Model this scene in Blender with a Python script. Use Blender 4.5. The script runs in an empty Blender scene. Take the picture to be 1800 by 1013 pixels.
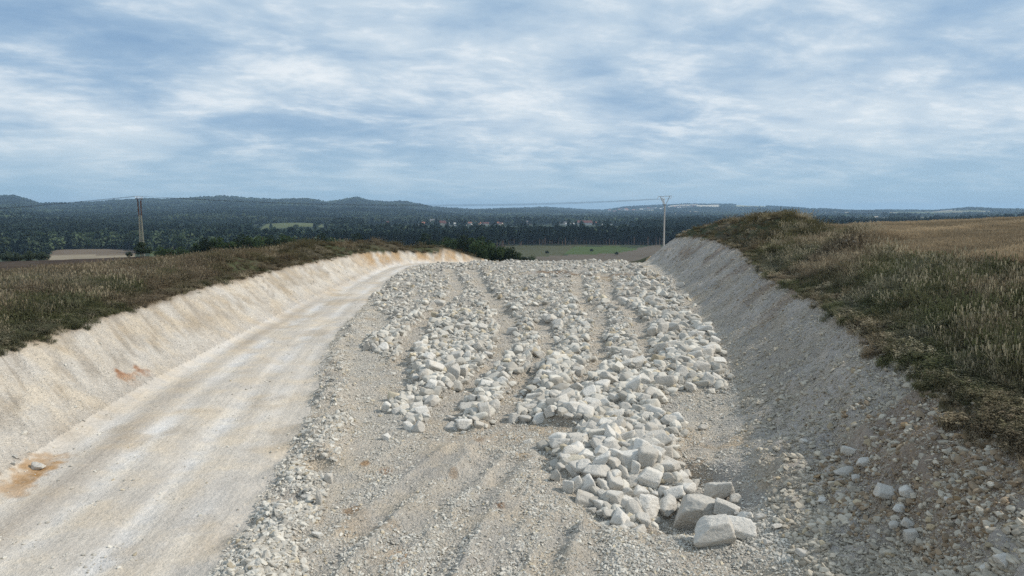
import bpy, bmesh, math, random
import numpy as np
from mathutils import Vector, Matrix
sc = bpy.context.scene
COL = sc.collection
random.seed(7); RNG = np.random.default_rng(7)

# ------------------------------------------------------------------ camera
F_PX, CAM_H, PITCH = 1200.0, 8.0, math.radians(6.5)      # focal length in photo pixels, metres above the cutting floor
cam = bpy.data.cameras.new('camera'); cam.sensor_width = 36.0; cam.lens = 36.0 * F_PX / 1800.0
cam.clip_start = 0.1; cam.clip_end = 60000
camo = bpy.data.objects.new('camera', cam); COL.objects.link(camo)
camo.location = (0, 0, CAM_H); camo.rotation_euler = (math.pi/2 - PITCH, 0, 0)
sc.camera = camo

# ------------------------------------------------------------------ light
SUN_EL, SUN_AZ = math.radians(39.5), math.radians(88)       # azimuth from +Y (view axis) towards +X
world = bpy.data.worlds.new('World'); sc.world = world; world.use_nodes = True
SKY_STRENGTH, CLOUD_GAIN = 0.075, 1.0
sun = bpy.data.lights.new('sun', 'SUN'); sun.energy = 3.4; sun.angle = math.radians(2.0); sun.color = (1.0, 0.93, 0.83)
suno = bpy.data.objects.new('sun', sun); COL.objects.link(suno)
sdir = Vector((math.cos(SUN_EL)*math.sin(SUN_AZ), math.cos(SUN_EL)*math.cos(SUN_AZ), math.sin(SUN_EL)))
suno.rotation_euler = sdir.to_track_quat('Z', 'Y').to_euler(); suno.location = (60, 0, 60)
sc.view_settings.view_transform = 'Standard'; sc.view_settings.look = 'None'
sc.view_settings.gamma = 1.0; sc.view_settings.exposure = 0.1; sc.view_settings.use_curve_mapping = False
sc.cycles.max_bounces = 5; sc.cycles.diffuse_bounces = 2; sc.cycles.glossy_bounces = 1
sc.cycles.transparent_max_bounces = 6; sc.cycles.volume_bounces = 0
sc.cycles.use_denoising = False; sc.render.filter_size = 1.1
sc.cycles.caustics_reflective = False; sc.cycles.caustics_refractive = False

class NT:                                                  # small node helper
    def __init__(s, tree): s.t = tree; s.n = tree.nodes; s.l = tree.links
    def node(s, ty, **kw):
        n = s.n.new(ty)
        for k, v in kw.items(): setattr(n, k, v)
        return n
    def put(s, sock, v):
        if isinstance(v, bpy.types.NodeSocket): s.l.new(v, sock)
        elif v is not None:
            try: sock.default_value = v
            except Exception: sock.default_value = (v, v, v)
    def math(s, op, a, b=None, c=None, clamp=False):
        n = s.node('ShaderNodeMath', operation=op, use_clamp=clamp)
        for i, v in enumerate((a, b, c)):
            if v is not None: s.put(n.inputs[i], v)
        return n.outputs[0]
    def vmath(s, op, a, b=None):
        n = s.node('ShaderNodeVectorMath', operation=op)
        s.put(n.inputs[0], a)
        if b is not None: s.put(n.inputs[3] if op == 'SCALE' else n.inputs[1], b)
        return n.outputs[0]
    def noise(s, vec, scale, detail=4, rough=0.55, dist=0.0):
        n = s.node('ShaderNodeTexNoise')
        if vec is not None: s.put(n.inputs['Vector'], vec)
        n.inputs['Scale'].default_value = scale; n.inputs['Detail'].default_value = detail
        n.inputs['Roughness'].default_value = rough; n.inputs['Distortion'].default_value = dist
        return n.outputs['Fac']
    def ramp(s, fac, lo, hi, a=0.0, b=1.0):
        n = s.node('ShaderNodeMapRange', interpolation_type='SMOOTHSTEP')
        s.put(n.inputs[0], fac); s.put(n.inputs[1], lo); s.put(n.inputs[2], hi); s.put(n.inputs[3], a); s.put(n.inputs[4], b)
        return n.outputs[0]
    def mix(s, fac, a, b, blend='MIX'):
        n = s.node('ShaderNodeMix', data_type='RGBA', blend_type=blend)
        s.put(n.inputs[0], fac); s.put(n.inputs[6], a); s.put(n.inputs[7], b)
        return n.outputs[2]

# sky: Nishita atmosphere under a broken altocumulus sheet (a plane projection, so it goes on all round)
w = NT(world.node_tree); w.n.clear()
sky = w.node('ShaderNodeTexSky', sky_type='NISHITA', sun_disc=False, sun_elevation=SUN_EL, sun_rotation=SUN_AZ,
             altitude=250, air_density=1.0, dust_density=0.7, ozone_density=2.2)
g = w.node('ShaderNodeNewGeometry')
tc = w.node('ShaderNodeTexCoord'); d = tc.outputs['Generated']
sep = w.node('ShaderNodeSeparateXYZ'); w.put(sep.inputs[0], d)
zz = w.math('MAXIMUM', sep.outputs[2], 0.0)
inv = w.math('DIVIDE', 1.0, w.math('ADD', zz, 0.16))
cx, cy = w.math('MULTIPLY', sep.outputs[0], inv), w.math('MULTIPLY', sep.outputs[1], inv)
def plane(ax, ay, ox, oy, rot):
    c, s_ = math.cos(rot), math.sin(rot)
    u = w.math('ADD', w.math('MULTIPLY', cx, c), w.math('MULTIPLY', cy, s_))
    v = w.math('ADD', w.math('MULTIPLY', cx, -s_), w.math('MULTIPLY', cy, c))
    cb = w.node('ShaderNodeCombineXYZ')
    w.put(cb.inputs[0], w.math('MULTIPLY_ADD', u, ax, ox)); w.put(cb.inputs[1], w.math('MULTIPLY_ADD', v, ay, oy))
    return cb.outputs[0]
big = w.noise(plane(0.62, 0.55, 4.4, 7.1, 0.45), 1.0, 4, 0.5, 0.35)
mid = w.noise(plane(2.1, 2.6, 11.3, 2.9, 0.35), 1.0, 9, 0.57, 0.3)
fine = w.noise(plane(8.5, 11.5, 1.7, 5.2, 0.2), 1.0, 8, 0.6, 0.25)
cover = w.math('ADD', w.math('MULTIPLY', big, 0.62), w.math('ADD', w.math('MULTIPLY', mid, 0.45), w.math('MULTIPLY', fine, 0.16)))
cover = w.math('ADD', cover, w.ramp(sep.outputs[2], 0.10, 0.6, -0.03, 0.12))
cloud = w.ramp(cover, 0.33, 0.62)
shade = w.ramp(w.math('ADD', w.math('MULTIPLY', big, 0.7), w.math('MULTIPLY', mid, 0.4)), 0.42, 0.68)
puff = w.ramp(w.math('ADD', w.math('MULTIPLY', mid, 0.62), w.math('MULTIPLY', fine, 0.42)), 0.49, 0.68)
ccol = w.mix(shade, (0.38, 0.52, 0.67, 1), (0.66, 0.745, 0.81, 1))
ccol = w.mix(w.math('MULTIPLY', puff, w.math('MULTIPLY_ADD', shade, 0.50, 0.14)), ccol, (0.90, 0.925, 0.94, 1))
base = w.vmath('SCALE', sky.outputs[0], SKY_STRENGTH)
veil = w.mix(0.62, base, (0.25, 0.42, 0.65, 1))
body = w.mix(w.math('MULTIPLY', cloud, 0.95), veil, ccol)
hz = w.ramp(sep.outputs[2], 0.0, 0.13, 1.0, 0.0)
body = w.mix(w.math('MULTIPLY', hz, 0.80), body, (0.33, 0.50, 0.63, 1))
bg = w.node('ShaderNodeBackground'); w.put(bg.inputs[0], body); bg.inputs[1].default_value = CLOUD_GAIN
out = w.node('ShaderNodeOutputWorld'); w.put(out.inputs[0], bg.outputs[0])

# ------------------------------------------------------------------ numeric helpers
def _h(ix, iy, seed):
    n = (ix.astype(np.int64)*374761393 + iy.astype(np.int64)*668265263 + seed*974711 + 12345) & 0xffffffff
    n = ((n ^ (n >> 13))*1274126177) & 0xffffffff
    n = ((n ^ (n >> 16))*2246822519) & 0xffffffff
    return ((n ^ (n >> 15)) & 0xffffff)/float(0xffffff)
def vnoise(x, y, seed=0):
    ix, iy = np.floor(x), np.floor(y); fx, fy = x-ix, y-iy
    u, v = fx*fx*fx*(fx*(fx*6-15)+10), fy*fy*fy*(fy*(fy*6-15)+10)
    ix = ix.astype(np.int64); iy = iy.astype(np.int64)
    a, b, c, d_ = _h(ix, iy, seed), _h(ix+1, iy, seed), _h(ix, iy+1, seed), _h(ix+1, iy+1, seed)
    return (a+(b-a)*u) + ((c+(d_-c)*u)-(a+(b-a)*u))*v          # 0..1
def fbm(x, y, seed=0, octv=4, gain=0.5):
    s_, a, t = 0, 1.0, 0
    for k in range(octv):
        s_ = s_ + a*(vnoise(x*2.03**k + 17.3*k, y*2.03**k - 9.1*k, seed+k)-0.5); t += a; a *= gain
    return s_/t*2                                              # about -1..1
def sstep(a, b, x):
    t = np.clip((x-a)/(b-a), 0, 1); return t*t*(3-2*t)
def smin(a, b, k):
    h = np.clip(0.5+0.5*(b-a)/k, 0, 1); return b+(a-b)*h-k*h*(1-h)
def smax(a, b, k): return -smin(-a, -b, k)
CP, SP = math.cos(PITCH), math.sin(PITCH)
def ray(px, py):
    v = -(py-506.5)/F_PX
    return np.array([(px-900)/F_PX, CP+v*SP, -SP+v*CP])
def at(px, py, z=0.0):                                        # photo pixel -> point on the level z
    r = ray(px, py); t = (z-CAM_H)/r[2]; return (r[0]*t, r[1]*t)
def polydist(x, y, pts):
    d2 = np.full(np.shape(x), 1e12)
    for (x0, y0), (x1, y1) in zip(pts[:-1], pts[1:]):
        dx, dy = x1-x0, y1-y0
        t = np.clip(((x-x0)*dx+(y-y0)*dy)/(dx*dx+dy*dy+1e-9), 0, 1)
        d2 = np.minimum(d2, (x-x0-t*dx)**2+(y-y0-t*dy)**2)
    return np.sqrt(d2)
def inpoly(x, y, pts):
    r = np.zeros(np.shape(x), bool); n = len(pts)
    for i in range(n):
        (x0, y0), (x1, y1) = pts[i], pts[(i+1) % n]
        c = (y0 > y) != (y1 > y)
        r ^= c & (x < (x1-x0)*(y-y0)/((y1-y0) if y1 != y0 else 1e-9)+x0)
    return r
def sdpoly(x, y, pts):                                        # >0 inside
    dd = polydist(x, y, list(pts)+[pts[0]])
    return np.where(inpoly(x, y, pts), dd, -dd)

# ------------------------------------------------------------------ the lie of the land
def curve(pts):
    p = np.array(sorted(pts)); return lambda y: np.interp(y, p[:, 0], p[:, 1])
def smoothcurve(pts):
    f = curve(pts); ys = np.arange(-80, 260, 1.0); v = f(ys)
    for _ in range(4): v = np.convolve(np.pad(v, 2, mode='edge'), np.ones(5)/5, 'valid')
    return lambda y: np.interp(y, ys, v)
toeL = smoothcurve([(-60, -10), (0, -13), (15.6, -14.3), (19, -14.8), (23, -15.5), (29.5, -16.3), (45, -17.2), (55, -17.5), (68, -17.8), (81, -17.9), (96, -17.4), (105, -14.6), (115, -9.6), (125, -3), (135, 5), (150, 20), (170, 45), (220, 110)])
toeR = smoothcurve([(-60, 2), (0, 5), (10, 5.6), (16.8, 6.2), (19.3, 6.8), (24, 8.0), (29.5, 9.7), (38, 11.9), (56, 15.1), (80, 18.8), (96, 20.6), (105, 20.8), (112, 21.4), (120, 23), (130, 29), (140, 42), (150, 66), (170, 105), (220, 180)])
roadR = smoothcurve([(-60, -4), (0, -5.5), (14.2, -6.4), (19.3, -7.0), (25.4, -7.8), (33.8, -9.4), (41.3, -11.2), (56, -12.4), (80, -14.1), (98, -14.9), (110, -10), (125, 0), (150, 25), (220, 115)])

CTRL = [  # natural ground: (x, y, z)
 (-12, -30, 2.6), (-14, 0, 2.6), (-17, 13, 2.6), (-19.3, 25.5, 2.7), (-20, 33, 2.7), (-21.5, 49.5, 2.8), (-22.2, 73, 2.5), (-20, 98, 2.2), (-14, 112, 1.0), (-6, 125, -1.0), (1, 137, -3.6), (10, 146, -6), (25, 160, -9),
 (-23, 27, 3.1), (-25, 40, 3.3), (-26.5, 60, 3.4), (-26, 85, 3.3), (-21, 106, 2.7), (-12, 120, 1.0),
 (-40, 20, 2.4), (-40, 45, 2.3), (-38, 75, 1.8), (-34, 110, .6), (-55, 70, 1.2), (-58, 100, .1), (-70, 130, -1.7), (-50, 140, -2.4), (-81, 150, -2.1), (-30, 140, -2.6), (-97, 125, -1.9), (-110, 90, -.8), (-100, 40, .8),
 (-60, 185, -7), (-110, 200, -8), (-150, 150, -5), (-200, 120, -6), (-25, 170, -7.5), (10, 170, -8), (-160, 260, -14), (-60, 300, -20), (-300, 200, -17),
 (11, -30, 3.2), (10, 0, 3.2), (10.6, 14, 3.3), (11.7, 19.7, 3.5), (13.4, 27, 3.65), (18.1, 49, 3.7), (21.6, 64.5, 4.4), (24.9, 93, 4.4), (27, 104, 3.2), (33, 118, 1.2), (45, 135, -.6), (34, 150, -1.2), (50, 172, -2.2), (37, 165, -1.4), (60, 160, -.5),
 (14, 10, 4.0), (14.4, 19, 4.25), (15.8, 27, 4.4), (18.3, 37, 4.7), (23, 52, 5.2), (28, 70, 5.6),
 (18, 12, 5.7), (18.5, 24, 5.5), (21.5, 37, 5.4), (30, 42, 5.8), (27.5, 56, 5.5), (34, 72, 5.6), (45, 60, 6.2), (60, 80, 6.5), (45, 95, 5.2), (80, 100, 6.4), (70, 130, 4.0), (120, 130, 6.2), (120, 60, 6.7), (150, 160, 5.5), (110, 170, 2.6), (30, 15, 6.3), (60, 30, 6.6),
 (90, 230, -5), (200, 240, 1), (260, 180, 5), (160, 330, -12), (300, 320, -6), (40, 250, -12), (0, 310, -20), (80, 340, -21), (-20, 230, -13.5),
 (3, 20, 3.2), (0, 50, 3.2), (0, 80, 3.0), (3, 100, 2.2), (8, 115, .6), (20, 130, -1.5), (-3, 0, 3)]
for a in range(-70, 80, 10):
    for r_ in (430, 520): CTRL.append((r_*math.sin(math.radians(a)), r_*math.cos(math.radians(a)), -27.0 + (max(0, a-25)*0.25)))
CT = np.array(CTRL, float); RC = 3.0
def _kern(dx, dy): return np.sqrt(dx*dx+dy*dy+RC*RC)
_A = -_kern(CT[:, None, 0]-CT[None, :, 0], CT[:, None, 1]-CT[None, :, 1])
_n = len(CT); _M = np.zeros((_n+1, _n+1)); _M[:_n, :_n] = _A - np.eye(_n)*0.08; _M[:_n, _n] = 1; _M[_n, :_n] = 1
_W = np.linalg.solve(_M, np.append(CT[:, 2], 0))
def rbf(x, y):
    s_ = np.full(np.shape(x), _W[-1])
    for (cx_, cy_, _), wt in zip(CT, _W[:-1]): s_ = s_ - wt*_kern(x-cx_, y-cy_)
    return s_
SKYLINE = np.array([(-700, 358), (-300, 360), (-60, 358), (0, 354), (30, 352.5), (55, 357), (75, 361.5), (130, 361.5), (250, 356.5), (330, 356), (395, 353), (440, 356), (490, 357), (545, 356), (575, 360), (600, 358), (628, 354.5), (655, 359), (680, 360), (712, 359.5), (760, 366), (830, 369), (900, 367.5), (960, 366.5), (1010, 368.5), (1060, 370), (1095, 366), (1140, 364.5), (1200, 362.5), (1260, 362.5), (1330, 364), (1400, 367), (1500, 370), (1560, 369.5), (1640, 369.5), (1700, 366), (1760, 368), (1850, 369), (2400, 366)])
def far(x, y):
    r = np.hypot(x, y); a = np.arctan2(x, np.maximum(y, 1e-3)); a = np.where(y <= 0, np.sign(x)*1.5, a)
    px = 900+1200*np.tan(np.clip(a, -1.2, 1.2))
    sky_ = np.interp(px, SKYLINE[:, 0], SKYLINE[:, 1])
    D = np.interp(px, [700, 900, 1050, 1150, 1500], [4600, 5200, 6200, 7000, 5500])
    cosA = np.cos(np.clip(a, -1.2, 1.2))
    top = CAM_H-9 + (370.4-sky_)*D*cosA/1200*1.5
    v = -27 + 2.5*fbm(x/260, y/260, 31, 3) + np.interp(px, [1150, 1400, 1800], [0, 5, 9])*sstep(420, 900, r)
    v = v+8*np.exp(-(((px-515)/80)**2+((r-1420)/230)**2))
    start = np.interp(px, [0, 700, 1000, 1300], [900, 1500, 2600, 2600])
    t = np.clip((r-start)/(D-start), 0, 1)
    hill = v+(top-v)*(0.25*t+0.75*t*t)
    hill = hill + 16*fbm(x/700, y/700, 41, 4)*sstep(0, .3, t)*(1-sstep(.6, .95, t))
    return np.where(r > D, top-(r-D)*0.05, hill)
def P(l, z=0.0): return [at(a, b, z) for a, b in l]
LANES = [P(l) for l in (
 [(760, 775), (784, 728), (800, 700), (840, 666), (866, 645), (885, 615), (893, 585), (885, 555), (868, 530), (852, 512), (838, 490), (832, 476)],
 [(872, 755), (890, 724), (906, 694), (940, 650), (958, 620), (962, 595), (955, 570)],
 [(690, 690), (706, 640), (718, 610), (730, 585), (760, 550), (800, 522), (806, 508), (798, 490), (790, 477)],
 [(1005, 690), (1044, 652), (1060, 635), (1048, 616), (1050, 598), (1056, 574), (1036, 548), (1018, 526), (1018, 502), (1015, 480)],
 [(1140, 645), (1136, 618), (1126, 590), (1124, 570), (1100, 546), (1072, 530), (1068, 500), (1062, 486)])]
ROCKZ = P([(690, 484), (760, 467), (880, 460), (1100, 459), (1180, 494), (1215, 540), (1245, 580), (1275, 640), (1282, 690), (1200, 694), (1155, 715), (1190, 745), (1205, 800), (1180, 860), (1120, 900), (1030, 880), (985, 850), (985, 800), (1010, 765), (950, 742), (900, 742), (850, 752), (800, 757), (740, 758), (690, 735), (685, 705), (715, 665), (690, 635), (640, 618), (645, 598), (690, 572), (665, 550), (650, 528)])
zER = smoothcurve([(-60, 3.2), (10, 3.25), (16, 3.35), (20, 3.5), (27, 3.55), (36, 3.45), (45, 3.4), (50, 3.5), (57, 3.8), (64, 4.2), (75, 4.4), (92, 4.4), (100, 4.2), (106, 3.9), (113, 3.3), (120, 2.3), (130, 0), (150, -3), (200, -8)])
zEL = smoothcurve([(-60, 2.6), (13, 2.6), (25, 2.7), (40, 2.75), (50, 2.8), (60, 2.65), (73, 2.5), (90, 2.3), (98, 2.15), (105, 1.8), (112, 1.1), (120, .3), (127, -1.0), (137, -3.3), (150, -6), (200, -12)])
sloR = curve([(-60, .66), (10, .68), (20, .74), (27, .80), (40, .82), (200, .82)])
RUTS = [P(l) for l in ([(540, 1040), (640, 930), (720, 860), (800, 800)], [(625, 1040), (715, 935), (790, 862), (862, 798)], [(745, 1040), (815, 930), (870, 860), (908, 808)], [(845, 1040), (880, 940), (908, 876)], [(960, 1040), (975, 960), (1000, 905)], [(1050, 1040), (1040, 980), (1050, 935)])]
PIT = at(1165, 885)
def surf_all(x, y):
    x = np.asarray(x, float); y = np.asarray(y, float); r = np.hypot(x, y)
    out = {}
    nearm = r < 560
    nat = np.zeros(np.shape(x)); fz = far(x, y)
    nat[nearm] = rbf(x[nearm], y[nearm])
    b = sstep(430, 540, r); nat = np.where(nearm, nat*(1-b)+fz*b, fz)
    out['cut'] = np.zeros(np.shape(x)); out['region'] = np.zeros(np.shape(x), int)
    k = (r < 230) & (y > -70)
    X, Y = x[k], y[k]
    N = nat[k]
    N = N + 0.16*fbm(X/4, Y/4, 3, 3) + 0.2*fbm(X/17, Y/17, 5, 2)
    ya = np.arange(-70, 231, 1.0); gl = np.gradient(toeL(ya)); gr = np.gradient(toeR(ya))
    dl = (toeL(Y)-X)/np.sqrt(1+np.interp(Y, ya, gl)**2); dr = (X-toeR(Y))/np.sqrt(1+np.interp(Y, ya, gr)**2)
    eL, eR = dl-zEL(Y)/.68, dr-zER(Y)/sloR(Y)               # metres behind the crest of each bank
    jag = .10*fbm(X/1.1, Y/1.1, 9, 2)
    wL, wR = np.exp(-(eL/2.6)**2), np.exp(-(eR/2.2)**2)
    N = N*(1-wL)+(zEL(Y)+jag+.06*eL)*wL; N = N*(1-wR)+(zER(Y)+jag+np.clip(eR, -9, 9)*.12)*wR
    # topsoil heaps left beside the edges
    dA = polydist(X, Y, [(27.2, 117), (27.6, 109), (28.8, 101), (29.8, 91), (29.3, 79), (27.4, 68)])
    N = N + 1.75*np.exp(-(dA/3.0)**2)*(1+.3*fbm(X/3, Y/3, 8, 2))*sstep(.2, 2.6, eR)
    N = N + 1.6*np.exp(-(((X-23.2)/2.0)**2+((Y-46)/2.6)**2))
    dL = polydist(X, Y, [(-24.5, 58), (-26, 75), (-24.5, 98), (-15.5, 117), (-8.5, 126)])
    N = N + 0.55*np.exp(-(dL/2.2)**2)*sstep(.2, 2.2, eL)
    floor = -0.105*(np.log1p(np.exp(np.clip((Y-106)/2.5, -30, 30)))*2.5)
    floor = floor + 0.10*fbm(X/5, Y/5, 11, 3)
    # floor relief: haul road smooth, the rest churned
    xr = roadR(Y); onroad = 1-sstep(-1.2, .4, X-xr)
    rough = 0.045*fbm(X/.55, Y/.55, 13, 3, .6)+0.07*fbm(X/1.6, Y/1.6, 15, 2)
    floor = floor + rough*(1-.85*onroad)
    lat = X-(xr+toeL(Y))/2
    floor = floor - 0.05*onroad*(np.exp(-((lat+1.3)/.5)**2)+np.exp(-((lat-.9)/.5)**2)+np.exp(-((lat+3.2)/.5)**2)*.7)
    dB = X-(xr+.75+.35*fbm(Y/4, X*0, 21, 2))
    berm = np.exp(-(dB/.75)**2)*(.36+.5*fbm(X/1.2, Y/1.2, 23, 3))*(1-sstep(38, 62, Y))
    floor = floor + berm
    # dozer ridges, front centre and front right
    front = (1-sstep(23, 26, Y))*(1-onroad)
    q = X*.93-Y*.36
    floor = floor + front*.15*(vnoise(q*1.7, (X+Y)*.16, 27)-.5)*1.6
    q2 = X*.62+Y*.78
    floor = floor + .17*sstep(.5, 2.2, X)*(1-sstep(17.5, 19.5, Y))*(vnoise(q2*2.6, (X-Y)*.35, 29)-.5)
    rut = np.zeros(X.shape)
    for tr in RUTS:
        dt = polydist(X, Y, tr)+.12*fbm(X/.7, Y/.7, 39, 2)
        floor = floor - .05*np.exp(-(dt/.26)**2) + .055*np.exp(-((dt-.52)/.17)**2)*(1+.8*fbm(X/.5, Y/.5, 43, 2)); rut = np.maximum(rut, np.exp(-(dt/.3)**2))
    sd = sdpoly(X, Y, ROCKZ)
    lane = np.full(X.shape, 1e3)
    for L in LANES: lane = np.minimum(lane, polydist(X, Y, L))
    lw = .36+.0058*Y; lane = lane+(.30*fbm(X/1.1, Y/1.1, 35, 3)+(-.35)*sstep(.1, .5, fbm(X/3.5, Y/3.5, 36, 2)))*(lane < 50)
    sd = sd+.9*fbm(X/1.6, Y/1.6, 37, 3)
    soil = np.zeros(X.shape)
    for a_, b_, w_ in (((930, 484), (1000, 482), 1.6), ((1040, 488), (1165, 491), 1.3)):
        soil = np.maximum(soil, 1-sstep(w_*.5, w_*1.4, polydist(X, Y, P([a_, b_]))+.8*fbm(X/2, Y/2, 38, 2)))
    sd = sd-3*soil
    inr = sstep(-.1, .7, sd)
    rows = inr*sstep(lw*.6, lw*1.25, lane)
    floor = floor + rows*(.26+.38*fbm(X/1.9, Y/1.9, 33, 3)) - inr*.06*(1-sstep(.1, lw, lane))
    # hollow that the boulders were tipped into
    dp = np.hypot((X-PIT[0]+.15)/2.5, (Y-PIT[1]+.1)/1.9)
    floor = floor - .75*(1-sstep(.35, 1.15, dp))
    dp2 = polydist(X, Y, [at(1215, 822), at(1300, 850), at(1330, 880)])
    floor = floor - .75*np.exp(-(dp2/.7)**2)
    # cut banks
    hl = np.clip(dl, 0, 6)
    sl = Y-.75*hl                                            # rills run down and away
    sl_ = sl+X*np.clip(np.interp(Y, ya, gl), 0, 2)
    rill = np.abs(vnoise(sl_*.95, hl*.25, 51)-.5)*2+.5*np.abs(vnoise(sl_*2.3, hl*.35, 52)-.5)*2
    zl = floor*np.clip(1-dl/1.5, 0, 1) + floor.clip(None, 0)*np.clip(dl/1.5, 0, 1)*(Y > 100) + .68*dl + .13*(rill-.7)*sstep(.3, 1.6, dl)*(1-.7*sstep(-1.0, 0, eL)) + .07*fbm(X/.8, Y/.8, 53, 4, .6)*sstep(.2, 1, dl)
    sr_ = Y+.55*np.clip(dr, 0, 6)
    rillr = np.abs(vnoise(sr_*.8, dr*.3, 61)-.5)*2
    lump = fbm(X/1.9, Y/1.9, 63, 4, .55)
    zr = sloR(Y)*dr + .18*(rillr-.5)*sstep(.5, 1.6, dr) + (.22+.28*(1-sstep(22, 34, Y)))*lump*sstep(0, 1.2, dr)*(1-.6*sstep(-1.2, 0, eR)) + .11*fbm(X/.55, Y/.55, 67, 3, .6)*sstep(0, .8, dr)
    near = 1-sstep(21, 26, Y)
    zr = zr - near*.45*sstep(.4, 2.0, dr)*(1-sstep(2.6+.5*fbm(Y/1.5, Y*0, 65, 2), 3.1+.5*fbm(Y/1.5, Y*0, 65, 2), dr))
    fz0 = np.where(Y > 100, floor, 0)
    zr = zr + fz0
    cutz = smax(smax(floor, zl, .35), zr, .6)
    S = smin(cutz, N, .22)
    reg = np.where(N < cutz-.0, 3, np.where((dl > .25) | (dr > .3), 2, np.where((X < xr+.0), 1, 0)))   # 0 floor 1 road 2 bank 3 natural
    S = S+np.where(reg == 3, 0, .018*fbm(X/.23, Y/.23, 71, 2)*(1-.6*onroad))
    z = nat.copy(); z[k] = S
    R = np.full(np.shape(x), 3); R[k] = reg
    def put(name, v, fill=0.0):
        a = np.full(np.shape(x), float(fill)); a[k] = v; out[name] = a
    put('rows', rows*(reg == 0)); put('sd', sd, -99); put('lane', lane, 99); put('dl', dl, -99); put('dr', dr, -99)
    put('berm', berm*(reg < 2)); put('onroad', onroad*(reg == 1)); put('lat', lat); put('edge', N-cutz, -9); put('rill', rill); put('front', front); put('soil', soil); put('rut', rut); put('u', np.where(dl > 0, sl_, np.where(dr > 0, sr_, lat))); put('v', np.where(dl > 0, dl, np.where(dr > 0, dr, Y)))
    out['z'] = z; out['reg'] = R
    return out

# a fine regular lookup of the near surface for setting things on it
GX0, GX1, GY0, GY1, GS = -75.0, 95.0, 6.0, 150.0, 0.2
_gx = np.arange(GX0, GX1, GS); _gy = np.arange(GY0, GY1, GS)
_MX, _MY = np.meshgrid(_gx, _gy)
G = surf_all(_MX, _MY)
def look(name, x, y):
    x = np.atleast_1d(np.asarray(x, float)); y = np.atleast_1d(np.asarray(y, float)); a = G[name]
    u = np.clip((x-GX0)/GS, 0, len(_gx)-1.001); v = np.clip((y-GY0)/GS, 0, len(_gy)-1.001)
    i, j = u.astype(int), v.astype(int); fu, fv = u-i, v-j
    if name == 'reg': return a[(v+.5).astype(int), (u+.5).astype(int)]
    return (a[j, i]*(1-fu)+a[j, i+1]*fu)*(1-fv)+(a[j+1, i]*(1-fu)+a[j+1, i+1]*fu)*fv
def hgt(x, y):
    x = np.atleast_1d(np.asarray(x, float)); y = np.atleast_1d(np.asarray(y, float))
    ins = (x > GX0) & (x < GX1-1) & (y > GY0) & (y < GY1-1)
    z = np.zeros(x.shape); z[ins] = look('z', x[ins], y[ins])
    if (~ins).any(): z[~ins] = surf_all(x[~ins], y[~ins])['z']
    return z
def hit(px, py, tmin=8.0, tmax=145.0):                        # where a photo pixel's line of sight meets the ground
    r = ray(px, py); t = np.geomspace(tmin, tmax, 2500)
    f = CAM_H+r[2]*t-look('z', r[0]*t, r[1]*t)
    i = np.argmax(f < 0)
    if f[i] >= 0: i = len(t)-1
    return Vector((r[0]*t[i], r[1]*t[i], float(look('z', r[0]*t[i], r[1]*t[i])[0])))

# ------------------------------------------------------------------ materials
def material(name):
    m = bpy.data.materials.new(name); m.use_nodes = True; nt = NT(m.node_tree); nt.n.clear()
    o = nt.node('ShaderNodeOutputMaterial'); p = nt.node('ShaderNodeBsdfPrincipled'); nt.put(o.inputs[0], p.outputs[0])
    p.inputs['Roughness'].default_value = .92; p.inputs['Specular IOR Level'].default_value = .25
    return m, nt, p
def bump(nt, p, h, strength, dist):
    b = nt.node('ShaderNodeBump'); b.inputs['Strength'].default_value = strength; b.inputs['Distance'].default_value = dist
    nt.put(b.inputs['Height'], h); nt.put(p.inputs['Normal'], b.outputs[0])
def simple(name, col, rough=.8, metal=0.0, var=.15, scale=8):
    m, nt, p = material(name)
    pos = nt.node('ShaderNodeNewGeometry').outputs['Position']
    n = nt.noise(pos, scale, 4)
    nt.put(p.inputs['Base Color'], nt.mix(nt.ramp(n, .3, .7), tuple(c*(1-var) for c in col)+(1,), tuple(min(1, c*(1+var)) for c in col)+(1,)))
    p.inputs['Roughness'].default_value = rough; p.inputs['Metallic'].default_value = metal
    return m
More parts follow.
